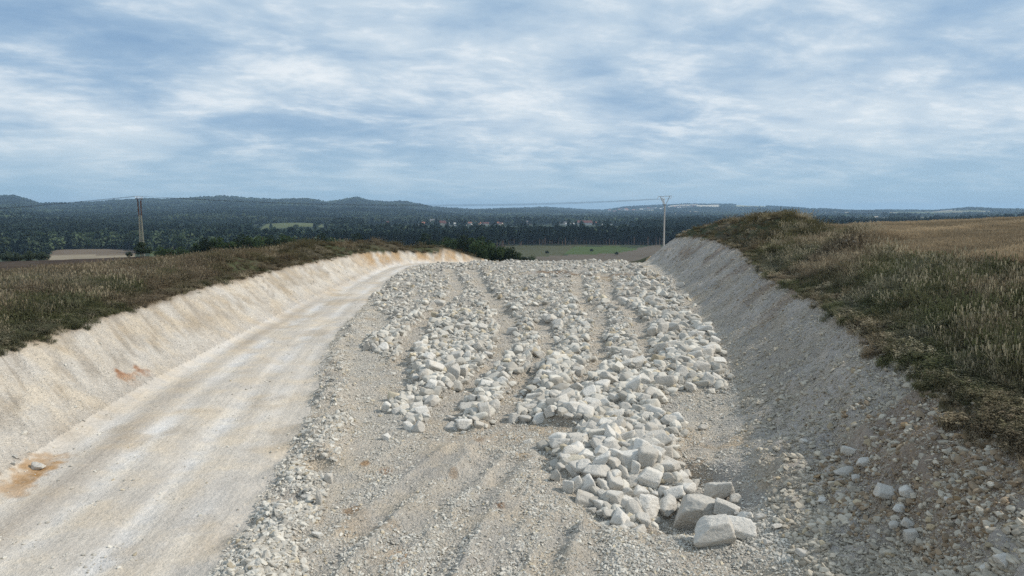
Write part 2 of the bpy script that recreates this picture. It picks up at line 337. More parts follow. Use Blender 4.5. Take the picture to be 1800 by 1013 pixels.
def chalk_mat(name, grit=1.0, speck=1.0, streak=0.0, stretch=(2.6, .09, 1)):
    m, nt, p = material(name)
    pos = nt.node('ShaderNodeNewGeometry').outputs['Position']
    col = nt.node('ShaderNodeAttribute', attribute_name='Col').outputs['Color']
    a = nt.noise(pos, 1.1, 5, .6); b = nt.noise(pos, 6.5, 5, .65); c = nt.noise(pos, 27, 3, .6)
    vor = nt.node('ShaderNodeTexVoronoi', feature='F1'); nt.put(vor.inputs['Vector'], pos); vor.inputs['Scale'].default_value = 13
    vor2 = nt.node('ShaderNodeTexVoronoi', feature='F1'); nt.put(vor2.inputs['Vector'], pos); vor2.inputs['Scale'].default_value = 34
    v = nt.math('MULTIPLY_ADD', nt.math('SUBTRACT', a, .5), .45, 1.0)
    v = nt.math('MULTIPLY_ADD', nt.math('SUBTRACT', b, .5), .95*speck, v)
    v = nt.math('MULTIPLY_ADD', nt.math('SUBTRACT', c, .5), .95*speck, v)
    if streak:
        st = nt.node('ShaderNodeAttribute', attribute_name='st').outputs['Vector']
        mp = nt.node('ShaderNodeMapping'); nt.put(mp.inputs[0], st); mp.inputs['Scale'].default_value = stretch
        s1 = nt.noise(mp.outputs[0], 1.0, 6, .62)
        v = nt.math('MULTIPLY_ADD', nt.math('SUBTRACT', s1, .5), streak, v)
        mp2 = nt.node('ShaderNodeMapping'); nt.put(mp2.inputs[0], st); mp2.inputs['Scale'].default_value = (stretch[0]*4.2, stretch[1]*2.2, 1)
        s2 = nt.noise(mp2.outputs[0], 1.0, 5, .65); v = nt.math('MULTIPLY_ADD', nt.math('SUBTRACT', s2, .5), streak*.7, v)
    sc_ = nt.vmath('SCALE', col, v)
    tint = nt.mix(nt.ramp(nt.noise(pos, .55, 5, .6), .42, .66), (1, 1, 1, 1), (1.03, .98, .90, 1))
    full = nt.mix(1.0, sc_, tint, 'MULTIPLY')
    chip = nt.ramp(vor.outputs['Color'], .80, .86)
    full = nt.mix(nt.math('MULTIPLY', chip, .22*speck), full, (.62, .60, .56, 1))
    nt.put(p.inputs['Base Color'], full)
    h = nt.math('ADD', nt.math('MULTIPLY', b, .9), nt.math('ADD', nt.math('MULTIPLY', c, .35), nt.math('MULTIPLY', vor.outputs['Distance'], -.35*speck)))
    h = nt.math('MULTIPLY_ADD', vor2.outputs['Distance'], -.14*speck, h)
    bump(nt, p, h, 1.0*grit, .16)
    p.inputs['Roughness'].default_value = .97; p.inputs['Specular IOR Level'].default_value = .12
    return m
M = {}
M['floor'] = chalk_mat('chalk_rubble_ground', 1.0, 1.0)
M['road'] = chalk_mat('compacted_chalk', .5, .6, .5)
M['bank'] = chalk_mat('cut_chalk_face', 1.0, .9, .55, (3.4, .55, 1))
def soil_mat(name, amp=.8, bs=.6, sc_=1.0):
    m, nt, p = material(name)
    pos = nt.node('ShaderNodeNewGeometry').outputs['Position']
    col = nt.node('ShaderNodeAttribute', attribute_name='Col').outputs['Color']
    a = nt.noise(pos, .35*sc_, 5, .6); b = nt.noise(pos, 3.2*sc_, 5, .7)
    v = nt.math('MULTIPLY_ADD', nt.math('SUBTRACT', a, .5), amp, 1.0)
    v = nt.math('MULTIPLY_ADD', nt.math('SUBTRACT', b, .5), amp, v)
    nt.put(p.inputs['Base Color'], nt.vmath('SCALE', col, v)); bump(nt, p, b, bs, .12/sc_)
    p.inputs['Roughness'].default_value = 1; p.inputs['Specular IOR Level'].default_value = .05
    return m
M['soil'] = soil_mat('meadow_soil'); M['far'] = soil_mat('far_ground', .6, .2, .05)
def rock_mat(name, inst=False):
    m, nt, p = material(name)
    tco = nt.node('ShaderNodeTexCoord').outputs['Object']; pos = nt.node('ShaderNodeNewGeometry').outputs['Position']
    rnd = nt.node('ShaderNodeObjectInfo').outputs['Random']
    a = nt.noise(pos, 2.3, 5, .62); b = nt.noise(pos, 11, 5, .7); c = nt.noise(pos, 46, 3, .7)
    basec = nt.mix(nt.ramp(rnd, .15, .95), (.50, .47, .42, 1), (.66, .63, .575, 1))
    basec = nt.mix(nt.math('MULTIPLY', nt.ramp(rnd, .955, .995), .45), basec, (.60, .47, .27, 1))
    basec = nt.mix(nt.math('MULTIPLY', nt.ramp(a, .56, .76), .35), basec, (.56, .47, .34, 1))
    v = nt.math('MULTIPLY_ADD', nt.math('SUBTRACT', b, .5), .6, 1.02)
    v = nt.math('MULTIPLY_ADD', nt.math('SUBTRACT', c, .5), .3, v)
    nt.put(p.inputs['Base Color'], nt.vmath('SCALE', basec, v))
    bump(nt, p, b, .75, .07)
    p.inputs['Roughness'].default_value = .93; p.inputs['Specular IOR Level'].default_value = .15
    return m
M['rock'] = rock_mat('limestone')
def gravel_mat():
    m, nt, p = material('limestone_gravel')
    t = nt.node('ShaderNodeAttribute', attribute_name='tint', attribute_type='INSTANCER').outputs['Color']
    pos = nt.node('ShaderNodeNewGeometry').outputs['Position']
    b = nt.noise(pos, 16, 3, .7)
    nt.put(p.inputs['Base Color'], nt.vmath('SCALE', t, nt.math('MULTIPLY_ADD', nt.math('SUBTRACT', b, .5), .5, 1.0)))
    bump(nt, p, b, .5, .04); p.inputs['Specular IOR Level'].default_value = .12
    return m
M['gravel'] = gravel_mat()
def leaf_mat(name, col=None, var=.5, trans=.25, inst=False, scale=1.5):
    m, nt, p = material(name)
    pos = nt.node('ShaderNodeNewGeometry').outputs['Position']
    n = nt.noise(pos, scale, 3)
    if inst: src = nt.node('ShaderNodeAttribute', attribute_name='tint', attribute_type='INSTANCER').outputs['Color']
    else:
        rnd = nt.node('ShaderNodeObjectInfo').outputs['Random']
        src = nt.mix(rnd, tuple(c*.8 for c in col)+(1,), tuple(c*1.2 for c in col)+(1,))
    c = nt.vmath('SCALE', src, nt.math('MULTIPLY_ADD', nt.math('SUBTRACT', n, .5), var*2, 1.0))
    nt.put(p.inputs['Base Color'], c)
    p.inputs['Roughness'].default_value = .8; p.inputs['Specular IOR Level'].default_value = .12
    if trans:
        o = [k for k in nt.n if k.type == 'OUTPUT_MATERIAL'][0]
        tr = nt.node('ShaderNodeBsdfTranslucent'); nt.put(tr.inputs[0], c)
        mx = nt.node('ShaderNodeMixShader'); mx.inputs[0].default_value = trans
        nt.put(mx.inputs[1], p.outputs[0]); nt.put(mx.inputs[2], tr.outputs[0]); nt.put(o.inputs[0], mx.outputs[0])
    return m
M['grass'] = leaf_mat('dry_and_green_grass', inst=True, var=.25)
M['forest'] = leaf_mat('distant_foliage', inst=True, var=.45, trans=0, scale=.25)
M['leaf_dark'] = leaf_mat('dark_leaves', (.026, .040, .020)); M['leaf_green'] = leaf_mat('green_leaves', (.045, .070, .026))
M['leaf_grey'] = leaf_mat('grey_green_leaves', (.058, .078, .050)); M['pine'] = leaf_mat('pine_needles', (.020, .034, .022))
M['bark'] = simple('bark', (.09, .07, .055)); M['pinebark'] = simple('pine_bark', (.14, .095, .07))
M['concrete'] = simple('pole_concrete', (.40, .38, .35)); M['steel'] = simple('galvanised_steel', (.36, .37, .37), .55, .5)
M['rust'] = simple('rusty_steel', (.085, .045, .032), .8, .2); M['paint'] = simple('yellowed_paint', (.24, .23, .18), .7)
M['porcelain'] = simple('insulator_glaze', (.72, .74, .76), .3); M['wire'] = simple('aluminium_wire', (.10, .10, .105), .6, .6)
M['wall'] = simple('white_render', (.50, .49, .46)); M['wallb'] = simple('cream_render', (.58, .50, .38)); M['roof_r'] = simple('red_roof', (.13, .05, .04))
M['roof_g'] = simple('grey_roof', (.16, .15, .15)); M['roof_o'] = simple('orange_roof', (.30, .12, .07)); M['pane'] = simple('window_glass', (.04, .05, .06), .2)
M['white'] = simple('white_plastic', (.8, .8, .8), .5)

# ------------------------------------------------------------------ object helpers
def tag(o, label=None, cat=None, group=None, kind=None):
    if label: o['label'] = label
    if cat: o['category'] = cat
    if group: o['group'] = group
    if kind: o['kind'] = kind
    return o
def mesh_np(name, V, Fq, mat, smooth=False):
    me = bpy.data.meshes.new(name); V = np.asarray(V, np.float32); Fq = np.asarray(Fq, np.int32); k = Fq.shape[1]
    me.vertices.add(len(V)); me.vertices.foreach_set('co', V.ravel())
    me.loops.add(Fq.size); me.loops.foreach_set('vertex_index', Fq.ravel())
    me.polygons.add(len(Fq)); me.polygons.foreach_set('loop_start', np.arange(0, Fq.size, k, dtype=np.int32))
    me.polygons.foreach_set('use_smooth', np.full(len(Fq), smooth)); me.update(calc_edges=True)
    if mat: me.materials.append(mat)
    return me
def link(name, me, parent=None, loc=None):
    o = bpy.data.objects.new(name, me); COL.objects.link(o)
    if parent: o.parent = parent
    if loc is not None: o.location = loc
    return o
def empty(name, loc=(0, 0, 0), rz=0):
    o = bpy.data.objects.new(name, None); COL.objects.link(o); o.location = loc; o.rotation_euler = (0, 0, rz); o.empty_display_size = .3
    return o
def copy_tree(o, parent=None):
    c = o.copy(); COL.objects.link(c)
    if parent: c.parent = parent
    for ch in list(o.children): copy_tree(ch, c)
    return c

# ------------------------------------------------------------------ ground sheets (one polar height field, cut along what it is made of)
az = np.concatenate([np.linspace(-180, -49, 46), np.linspace(-48, 48, 900), np.linspace(49, 180, 46)])*math.pi/180
inv_r = np.linspace(1/11.5, 1/150, 470)
rr = np.concatenate([[.6, 3, 5, 7, 8.5, 9.6, 10.5], 1/inv_r, np.geomspace(152, 12500, 190)])
A, R_ = np.meshgrid(az, rr); X, Y = R_*np.sin(A), R_*np.cos(A)
S = surf_all(X, Y); Z = S['z']; reg = S['reg']
def C3(*c): return np.array(c)
def lerp(a, b, t): return a+(b-a)*t[..., None]
nx = lambda s, seed, o=4: fbm(X/s, Y/s, seed, o)
dist = np.hypot(X, Y)
col = np.zeros(X.shape+(3,))
floorc = lerp(C3(.485, .45, .395), C3(.53, .475, .40), sstep(-.25, .5, nx(3.2, 101)))
floorc = lerp(floorc, C3(.39, .365, .335), .85*sstep(.1, .6, nx(2.3, 103)))
floorc = lerp(floorc, C3(.46, .375, .28), .7*sstep(.3, .62, nx(1.5, 105)))
lanem = (1-sstep(.3, 1.0, S['lane']))*(S['sd'] > -.5)
floorc = lerp(floorc, C3(.47, .425, .365), lanem*.8)
for px, py, s_, c, amt in [(955, 483.5, 2.2, (.13, .078, .04), .95), (985, 482, 2.2, (.14, .08, .042), .95), (940, 485, 1.5, (.40, .30, .18), .7), (1085, 488, 2.2, (.42, .32, .2), .7), (1150, 491, 1.4, (.20, .12, .06), .9), (1040, 486, 2.2, (.47, .37, .25), .6), (880, 481, 2.0, (.52, .40, .28), .5),
                        (842, 775, .28, (.25, .14, .06), .5), (905, 770, .5, (.5, .38, .25), .6), (680, 830, .3, (.33, .15, .06), .5), (705, 975, .35, (.42, .21, .07), .5), (800, 831, .22, (.25, .15, .07), .5), (880, 888, .18, (.2, .11, .06), .9), (640, 815, .2, (.33, .2, .1), .8), (920, 803, .4, (.52, .39, .25), .7), (618, 898, .25, (.3, .2, .12), .8), (1225, 830, .6, (.45, .36, .27), .7)]:
    q = hit(px, py); e = np.hypot((X-q.x), (Y-q.y)/1.5)/s_+.55*nx(.5, 111, 3)
    floorc = lerp(floorc, C3(*c), amt*(1-sstep(.35, 1.0, e)))
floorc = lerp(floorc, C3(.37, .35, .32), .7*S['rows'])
floorc = lerp(floorc, C3(.455, .42, .37), .6*S['rut'])
floorc = lerp(floorc, C3(.17, .105, .055), .8*S['soil']*sstep(-.35, .25, nx(1.2, 119)))
roadc = lerp(C3(.47, .43, .38), C3(.54, .49, .425), sstep(-.4, .5, nx(6, 121)))
lat = S['lat']; wob = .25*fbm(Y/9, Y*0, 125, 2)
for o_, a_ in ((-1.3, .8), (.9, .75), (-3.2, .45), (2.4, .35)):
    roadc = lerp(roadc, C3(.62, .60, .575), min(1, a_*1.15)*np.exp(-((lat+wob-o_)/.42)**2)*sstep(-.6, .3, nx(4, 127)))
roadc = lerp(roadc, C3(.36, .315, .265), .7*np.exp(-((lat+wob+2.3)/.5)**2)*sstep(-.3, .4, nx(7, 129)))
roadc = lerp(roadc, C3(.43, .36, .275), .6*sstep(.15, .55, nx(2.6, 131)))
bankL = lerp(C3(.57, .515, .44), C3(.62, .575, .51), sstep(-.3, .4, nx(2.5, 141)))
bankL = lerp(bankL, C3(.43, .36, .27), .6*sstep(.1, .6, nx(2.0, 143))*sstep(.6, 2.5, S['dl']))
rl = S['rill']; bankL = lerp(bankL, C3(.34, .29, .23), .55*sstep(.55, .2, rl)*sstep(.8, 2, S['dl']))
bankL = lerp(bankL, C3(.43, .29, .155), .9*sstep(82, 96, Y)*sstep(-.35, .35, fbm((Y+X-.75*S['dl'])/2.2, S['dl']*.15, 145, 3)))
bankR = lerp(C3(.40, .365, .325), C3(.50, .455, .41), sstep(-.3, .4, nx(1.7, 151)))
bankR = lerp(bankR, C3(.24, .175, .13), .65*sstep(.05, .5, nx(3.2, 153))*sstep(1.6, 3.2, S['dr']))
bankR = lerp(bankR, C3(.36, .35, .35), .6*sstep(.1, .5, nx(2.4, 155))*(1-sstep(1, 2.6, S['dr'])))
for px, py, s_, c, amt in [(222, 664, .42, (.34, .14, .05), .9), (250, 654, .4, (.36, .15, .055), .9), (235, 672, .5, (.5, .3, .16), .6)]:
    q = hit(px, py); e = np.hypot((X-q.x)/1.2, (Y-q.y)/1.6)/s_+.7*nx(.35, 113, 3)
    bankL = lerp(bankL, C3(*c), amt*(1-sstep(.4, .9, e)))
for px, py, s_ in [(75, 812, .8), (45, 835, .75), (20, 858, .7), (85, 822, .5)]:
    q = hit(px, py); e = np.hypot((X-q.x), (Y-q.y)/1.5)/s_+.6*nx(.5, 115, 3); t_ = .6*(1-sstep(.3, 1.0, e+.5*nx(.25, 117, 2)))
    bankL = lerp(bankL, C3(.34, .20, .085), t_); roadc = lerp(roadc, C3(.34, .20, .085), t_)
WHEAT = [(16.6, -10), (17.4, 15), (18.4, 24), (21.0, 37), (27.5, 56), (33.5, 72), (46, 100), (58, 118), (75, 128), (200, 185), (260, 100), (200, -30)]
PLOUGH = [(-43, 50), (-49, 75), (-50, 100), (-46, 125), (-44, 142), (-62, 160), (-120, 172), (-240, 160), (-260, 40), (-70, 22)]
wheatm = inpoly(X, Y, WHEAT); ploughm = inpoly(X, Y, PLOUGH)
natc = lerp(C3(.075, .064, .042), C3(.058, .066, .034), sstep(-.3, .3, nx(6, 161)))
natc = np.where(wheatm[..., None], lerp(C3(.19, .14, .085), C3(.23, .17, .105), sstep(-.4, .4, nx(12, 163)+.6*vnoise((X*.5-Y*.87)*.9, Y*0, 165))), natc)
natc = np.where(ploughm[..., None], lerp(C3(.050, .036, .028), C3(.066, .05, .037), sstep(-.4, .4, nx(9, 167))), natc)
VF = [('pale', P([(860, 480), (1190, 480), (1160, 428), (1110, 437), (1000, 447), (900, 452)], -27), (.115, .098, .078)),
      ('green', P([(985, 447), (1080, 445), (1125, 437), (1085, 432.5), (1010, 433.5)], -27), (.066, .092, .036)),
      ('dull', P([(890, 452.5), (990, 447), (1010, 433), (1130, 431), (1130, 430), (880, 432)], -27), (.075, .078, .045)),
      ('pale', P([(70, 455), (240, 456), (238, 445), (88, 448)], -27), (.25, .21, .15)),
      ('brown', P([(88, 448), (238, 445), (240, 436.5), (120, 438), (85, 441)], -27), (.15, .118, .086)),
      ('dull', P([(265, 455), (340, 452), (345, 434), (262, 440)], -27), (.075, .095, .04)),
      ('dull', P([(452, 406), (520, 402), (575, 402.5), (560, 398), (505, 394.5), (470, 399)], -25), (.10, .115, .055)),
      ('pale', P([(330, 412), (430, 413), (430, 411), (340, 410)], -27), (.15, .14, .085))]
PATCH = [(1040, 1110, 4700, 5500, (.42, .38, .31)), (1110, 1150, 5000, 5500, (.30, .29, .22)), (1175, 1225, 6100, 6700, (.48, .42, .32)), (1222, 1262, 5600, 6400, (.50, .45, .36)), (1290, 1345, 5800, 6600, (.30, .30, .2)), (1375, 1420, 2600, 3600, (.34, .28, .19)), (1425, 1470, 2300, 3100, (.30, .26, .18)), (1480, 1560, 2000, 2500, (.13, .16, .09)), (1500, 1545, 3000, 3600, (.36, .30, .21)), (1600, 1900, 1800, 2600, (.22, .18, .13)), (330, 440, 1150, 1240, (.2, .2, .12)), (0, 60, 2400, 2600, (.13, .16, .09))]
px_ = np.where(Y > 1, 900+1200*X/np.maximum(Y, 1), 9999)
fcol = lerp(C3(.032, .044, .030), C3(.048, .060, .035), sstep(-.3, .3, nx(160, 171)))
fieldm = sstep(.05, .22, fbm(X/420+Y/900, Y/330, 173, 3))*np.where(dist > 3000, sstep(1060, 1160, px_), sstep(1230, 1300, px_))
fpal = lerp(C3(.30, .25, .17), C3(.10, .12, .055), sstep(-.15, .15, fbm(X/300, Y/240, 175, 2)))
fcol = lerp(fcol, C3(.075, .085, .05), np.where(dist > 600, sstep(1230, 1300, px_)*.6, 0))
fcol = lerp(fcol, fpal, fieldm)
vfm = np.zeros(X.shape, int)
for a_, b_, c_, d_, e_ in PATCH:
    msk = (px_ > a_) & (px_ < b_) & (dist > c_+60*nx(90, 179, 2)) & (dist < d_+90*nx(120, 181, 2)); fcol[msk] = C3(*e_)
for i, (nm, poly, c) in enumerate(VF):
    msk = inpoly(X, Y, poly); vfm[msk] = i+1
    fcol[msk] = C3(*c)
tf = sstep(165, 240, dist); natc = lerp(natc, fcol, tf)
natc = np.where(((vfm > 0) & (dist > 200))[..., None], fcol, natc)
col[...] = natc
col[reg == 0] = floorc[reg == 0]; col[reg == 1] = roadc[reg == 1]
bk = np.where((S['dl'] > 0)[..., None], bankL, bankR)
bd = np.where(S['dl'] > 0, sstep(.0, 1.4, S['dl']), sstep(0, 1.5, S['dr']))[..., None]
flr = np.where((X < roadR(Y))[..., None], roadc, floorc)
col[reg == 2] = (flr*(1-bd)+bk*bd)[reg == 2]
# soil darkening where humus from the meadow crumbles over the edge
hum = (1-sstep(.0, .35, S['edge']+.12*nx(.8, 177)))*(reg == 2)
col = lerp(col, C3(.20, .15, .10), .65*hum)
nr, na = X.shape
idx = np.arange(nr*na).reshape(nr, na)
quads = np.stack([idx[:-1, :-1], idx[:-1, 1:], idx[1:, 1:], idx[1:, :-1]], -1).reshape(-1, 4)
kind = np.zeros(X.shape, int)                                 # 0 floor 1 road 2 left bank 3 right bank 4 meadow 5 wheat 6 plough 7 valley 8 hills 9 valley field
kind[:] = 4; kind[wheatm] = 5; kind[ploughm] = 6; kind[dist > 240] = 7; kind[(vfm > 0) & (dist > 200)] = 9; kind[dist > 1500] = 8
kind[reg == 0] = 0; kind[reg == 1] = 1; kind[(reg == 2) & (S['dl'] > 0)] = 2; kind[(reg == 2) & (S['dl'] <= 0)] = 3
kq = kind[:-1, :-1].reshape(-1)
VV = np.stack([X, Y, Z], -1).reshape(-1, 3); CC = np.concatenate([col.reshape(-1, 3), np.ones((nr*na, 1))], 1)
ST = np.stack([S['u'], S['v'], np.zeros_like(Y)], -1).reshape(-1, 3)
# smooth normals come from the whole sheet so that the seams between the pieces do not show
dPr = np.gradient(np.stack([X, Y, Z], -1), axis=0); dPa = np.gradient(np.stack([X, Y, Z], -1), axis=1)
NN = np.cross(dPa, dPr); NN /= np.linalg.norm(NN, axis=-1, keepdims=True)+1e-12; NN *= np.sign(NN[..., 2:3]+1e-12); NN = NN.reshape(-1, 3)
for k, (nm, mt) in enumerate([('cutting_floor', 'floor'), ('haul_road', 'road'), ('cut_bank_left', 'bank'), ('cut_bank_right', 'bank'), ('meadow', 'soil'), ('wheat_field', 'soil'), ('ploughed_field', 'soil'), ('valley', 'far'), ('hills', 'far'), ('valley_field', 'far')]):
    f = quads[kq == k]; u, invx = np.unique(f, return_inverse=True)
    me = mesh_np(nm, VV[u], invx.reshape(-1, 4), M[mt], True)
    at_ = me.attributes.new('Col', 'FLOAT_COLOR', 'POINT'); at_.data.foreach_set('color', CC[u].astype(np.float32).ravel())
    at_ = me.attributes.new('st', 'FLOAT_VECTOR', 'POINT'); at_.data.foreach_set('vector', ST[u].astype(np.float32).ravel())
    me.normals_split_custom_set_from_vertices(NN[u].tolist())
    o = link(nm, me); tag(o, kind='structure')

# ------------------------------------------------------------------ rocks
def ico(sub):
    bm = bmesh.new(); bmesh.ops.create_icosphere(bm, subdivisions=sub, radius=1)
    V = np.array([v.co for v in bm.verts]); Fc = np.array([[v.index for v in f.verts] for f in bm.faces]); bm.free()
    return V/np.linalg.norm(V, axis=1, keepdims=True), Fc
ICO = {k: ico(k) for k in (2, 3, 4, 5)}
def noise3(V, s, seed):
    return (fbm(V[:, 0]*s+3.1*V[:, 2]*s*.37, V[:, 1]*s-V[:, 2]*s*.9, seed, 3)+fbm(V[:, 2]*s+V[:, 0]*s*.41, V[:, 0]*s*.8-V[:, 1]*s*.5, seed+7, 3))*.5
def rock_mesh(name, seed, sub, dims, facets=11, sharp=13, rough=.05, mat='rock', smooth=True):
    rg = np.random.default_rng(seed); V, Fc = ICO[sub]
    n = rg.normal(size=(facets, 3)); n /= np.linalg.norm(n, axis=1, keepdims=True)
    n = np.concatenate([n, [[1, 0, 0], [-1, 0, 0], [0, 1, 0], [0, -1, 0], [0, 0, 1], [0, 0, -1]]+rg.normal(size=(6, 3))*.25])
    n /= np.linalg.norm(n, axis=1, keepdims=True)
    dd = rg.uniform(.62, 1.0, len(n))
    q = np.clip(V@n.T, 0, None)/dd
    r = (q**sharp).sum(1)**(-1/sharp)
    r = r*(1+rough*1.1*noise3(V*1.0, 2.2, seed*13 % 999)+rough*.75*noise3(V, 5.0, seed*29 % 999)+rough*.5*noise3(V, 13.0, seed*31 % 999))
    W = V*r[:, None]; W = W-(W.max(0)+W.min(0))/2; W = W/(W.max(0)-W.min(0))*np.array(dims)
    return mesh_np(name, W, Fc, M[mat], smooth)
# boulders and rocks told apart in the photograph: (photo x, photo y of the centre, width, height in photo pixels)
def lst(ox, oy, s_, rows): return [(ox+a/s_, oy+b/s_, c/s_, d_/s_) for a, b, c, d_ in rows]
HERO = lst(960, 740, 4.5, [(1330, 930, 340, 190), (1210, 740, 400, 270), (1530, 870, 240, 190), (1580, 760, 140, 130), (1430, 705, 210, 140), (1370, 570, 230, 150), (1500, 630, 110, 75), (810, 700, 180, 210)])
HLAB = ['big angular cream boulder lying lowest and foremost of the cluster in the hollow', 'largest rounded limestone boulder leaning over the others in the hollow', 'blocky boulder wedged between the foremost boulder and a smaller knobbly one', 'small knobbly boulder with a bright end against the bank foot', 'half hidden boulder wedged behind the largest boulder', 'pale squared boulder at the back of the cluster, under the bank', 'thin stone tucked behind the squared boulder', 'tall rough cream boulder standing alone between the pile and the largest boulder']
PILE = lst(960, 740, 4.5, [(620, 665, 150, 120), (550, 620, 130, 150), (640, 565, 100, 90), (540, 505, 140, 150), (340, 510, 120, 150), (455, 595, 90, 95), (425, 670, 110, 80), (310, 630, 170, 100), (235, 505, 90, 130), (175, 530, 80, 110), (205, 395, 90, 110), (120, 370, 90, 80), (315, 295, 140, 100), (310, 370, 140, 100), (200, 255, 140, 130), (430, 330, 90, 180), (410, 420, 200, 90), (520, 345, 120, 140), (645, 300, 165, 110), (610, 410, 90, 130), (710, 385, 70, 120), (800, 315, 140, 170), (820, 470, 200, 140), (685, 485, 100, 100), (965, 450, 115, 110), (945, 365, 140, 110), (765, 210, 140, 110), (930, 255, 140, 100), (630, 215, 115, 75), (640, 140, 160, 110), (508, 130, 90, 140), (400, 115, 120, 90), (240, 165, 110, 90), (815, 130, 80, 80), (740, 580, 120, 80), (930, 545, 100, 85), (1135, 545, 120, 90), (1070, 345, 60, 60), (1120, 425, 70, 75), (1200, 495, 70, 60), (500, 750, 90, 110), (450, 500, 90, 110), (860, 585, 60, 60), (365, 715, 60, 50), (430, 735, 60, 60), (1690, 770, 70, 50), (80, 440, 80, 110)])
FIELD = lst(960, 600, 5, [(590, 370, 230, 110), (770, 400, 130, 180), (845, 355, 140, 110), (1040, 370, 160, 120), (1270, 415, 100, 100), (1010, 75, 110, 130), (870, 515, 110, 90), (750, 720, 170, 110), (885, 670, 130, 90), (985, 680, 100, 110), (1090, 715, 150, 120), (350, 620, 150, 150), (520, 570, 120, 120), (610, 660, 150, 90), (190, 680, 120, 70), (1210, 180, 170, 80), (1370, 240, 150, 100), (1500, 190, 170, 100), (1310, 130, 120, 90), (1400, 110, 140, 100), (1200, 290, 120, 120), (720, 120, 110, 80), (800, 190, 140, 80), (690, 210, 130, 80), (270, 420, 110, 100), (280, 280, 90, 80), (380, 530, 110, 70), (610, 510, 110, 90), (1110, 90, 110, 60), (1190, 60, 70, 60), (460, 460, 70, 70), (400, 400, 100, 80), (1380, 770, 90, 60), (1500, 330, 90, 90), (1160, 420, 60, 50), (1000, 790, 100, 100), (140, 560, 90, 80), (240, 560, 90, 90), (80, 480, 100, 90), (60, 300, 90, 70)])
FIELD += lst(640, 600, 5, [(20, 60, 60, 90), (85, 65, 55, 70), (165, 60, 100, 80), (480, 50, 80, 70), (620, 250, 150, 160), (740, 230, 110, 100), (790, 300, 120, 170), (870, 290, 80, 110), (520, 300, 80, 100), (450, 345, 70, 90), (590, 405, 110, 110), (660, 385, 90, 80), (745, 400, 70, 80), (590, 540, 120, 110), (460, 600, 110, 110), (415, 675, 120, 80), (480, 765, 100, 110), (290, 620, 90, 60), (200, 590, 80, 90), (370, 590, 70, 60), (400, 520, 80, 70), (560, 610, 70, 60), (540, 670, 80, 60), (390, 760, 110, 80), (770, 760, 120, 80), (880, 750, 130, 100), (1010, 750, 80, 90), (790, 690, 110, 60), (960, 700, 110, 80), (1060, 630, 100, 150), (1140, 590, 110, 130), (940, 620, 90, 70), (870, 590, 90, 70), (1040, 510, 90, 90), (950, 510, 90, 80), (1160, 500, 120, 70), (1080, 445, 120, 60), (1080, 380, 130, 80), (1220, 360, 110, 80), (1320, 690, 90, 100), (1420, 700, 120, 80), (1550, 690, 130, 100), (1470, 600, 120, 90), (1390, 590, 100, 110), (1500, 500, 120, 90), (1630, 630, 90, 110), (1530, 370, 90, 80), (1620, 300, 110, 60), (1590, 550, 100, 80), (1690, 500, 120, 90), (190, 850, 80, 60), (820, 140, 110, 80), (910, 140, 70, 90), (1090, 130, 90, 60), (1000, 60, 80, 80), (930, 80, 90, 80), (570, 150, 100, 80), (1210, 260, 90, 80), (1540, 130, 110, 80), (1440, 890, 90, 50)])
FIELD += lst(960, 450, 5, [(1120, 640, 140, 90), (1030, 650, 100, 100), (940, 690, 90, 110), (1010, 720, 80, 60), (1150, 590, 80, 50), (1230, 600, 100, 60), (1400, 650, 130, 60), (1490, 745, 90, 60), (1010, 590, 80, 60), (620, 590, 70, 50), (570, 830, 90, 60), (880, 250, 80, 50), (950, 250, 60, 60), (1180, 270, 70, 50), (1000, 410, 90, 60), (910, 400, 70, 100), (650, 270, 60, 50), (680, 400, 100, 70), (100, 610, 90, 90), (30, 560, 70, 70), (340, 610, 70, 60), (1110, 780, 120, 80), (1290, 700, 90, 60), (1350, 700, 80, 60), (620, 740, 60, 60)])
FIELD += lst(640, 450, 5, [(215, 425, 70, 30), (665, 425, 90, 60), (1030, 640, 90, 70), (1310, 670, 110, 90), (1610, 560, 90, 60), (1700, 620, 90, 90), (840, 640, 90, 60), (900, 610, 70, 50), (1440, 860, 100, 80)])
BANK = lst(1200, 675, 3, [(880, 360, 80, 60), (965, 415, 90, 60), (860, 465, 100, 65), (925, 500, 70, 40), (1085, 570, 150, 85), (1195, 575, 90, 70), (1155, 665, 80, 30), (1215, 805, 90, 95), (1200, 740, 70, 60), (1690, 940, 80, 100), (1600, 975, 60, 50), (450, 840, 50, 40), (410, 705, 55, 45), (640, 900, 80, 40), (740, 615, 50, 36), (500, 755, 60, 40), (1365, 1000, 60, 36), (1115, 745, 50, 44), (640, 305, 45, 35), (720, 375, 45, 40), (1400, 610, 40, 26), (290, 1005-320, 36, 28)])
BERM = lst(400, 780, 4.346, [(385, 475, 95, 60), (595, 410, 85, 60), (690, 695, 90, 55), (490, 290, 40, 34), (1010, 775, 60, 40), (355, 620, 60, 40), (240, 500, 40, 30), (500, 690, 50, 40), (305, 890, 50, 40), (770, 270, 60, 90), (650, 350, 40, 40)])

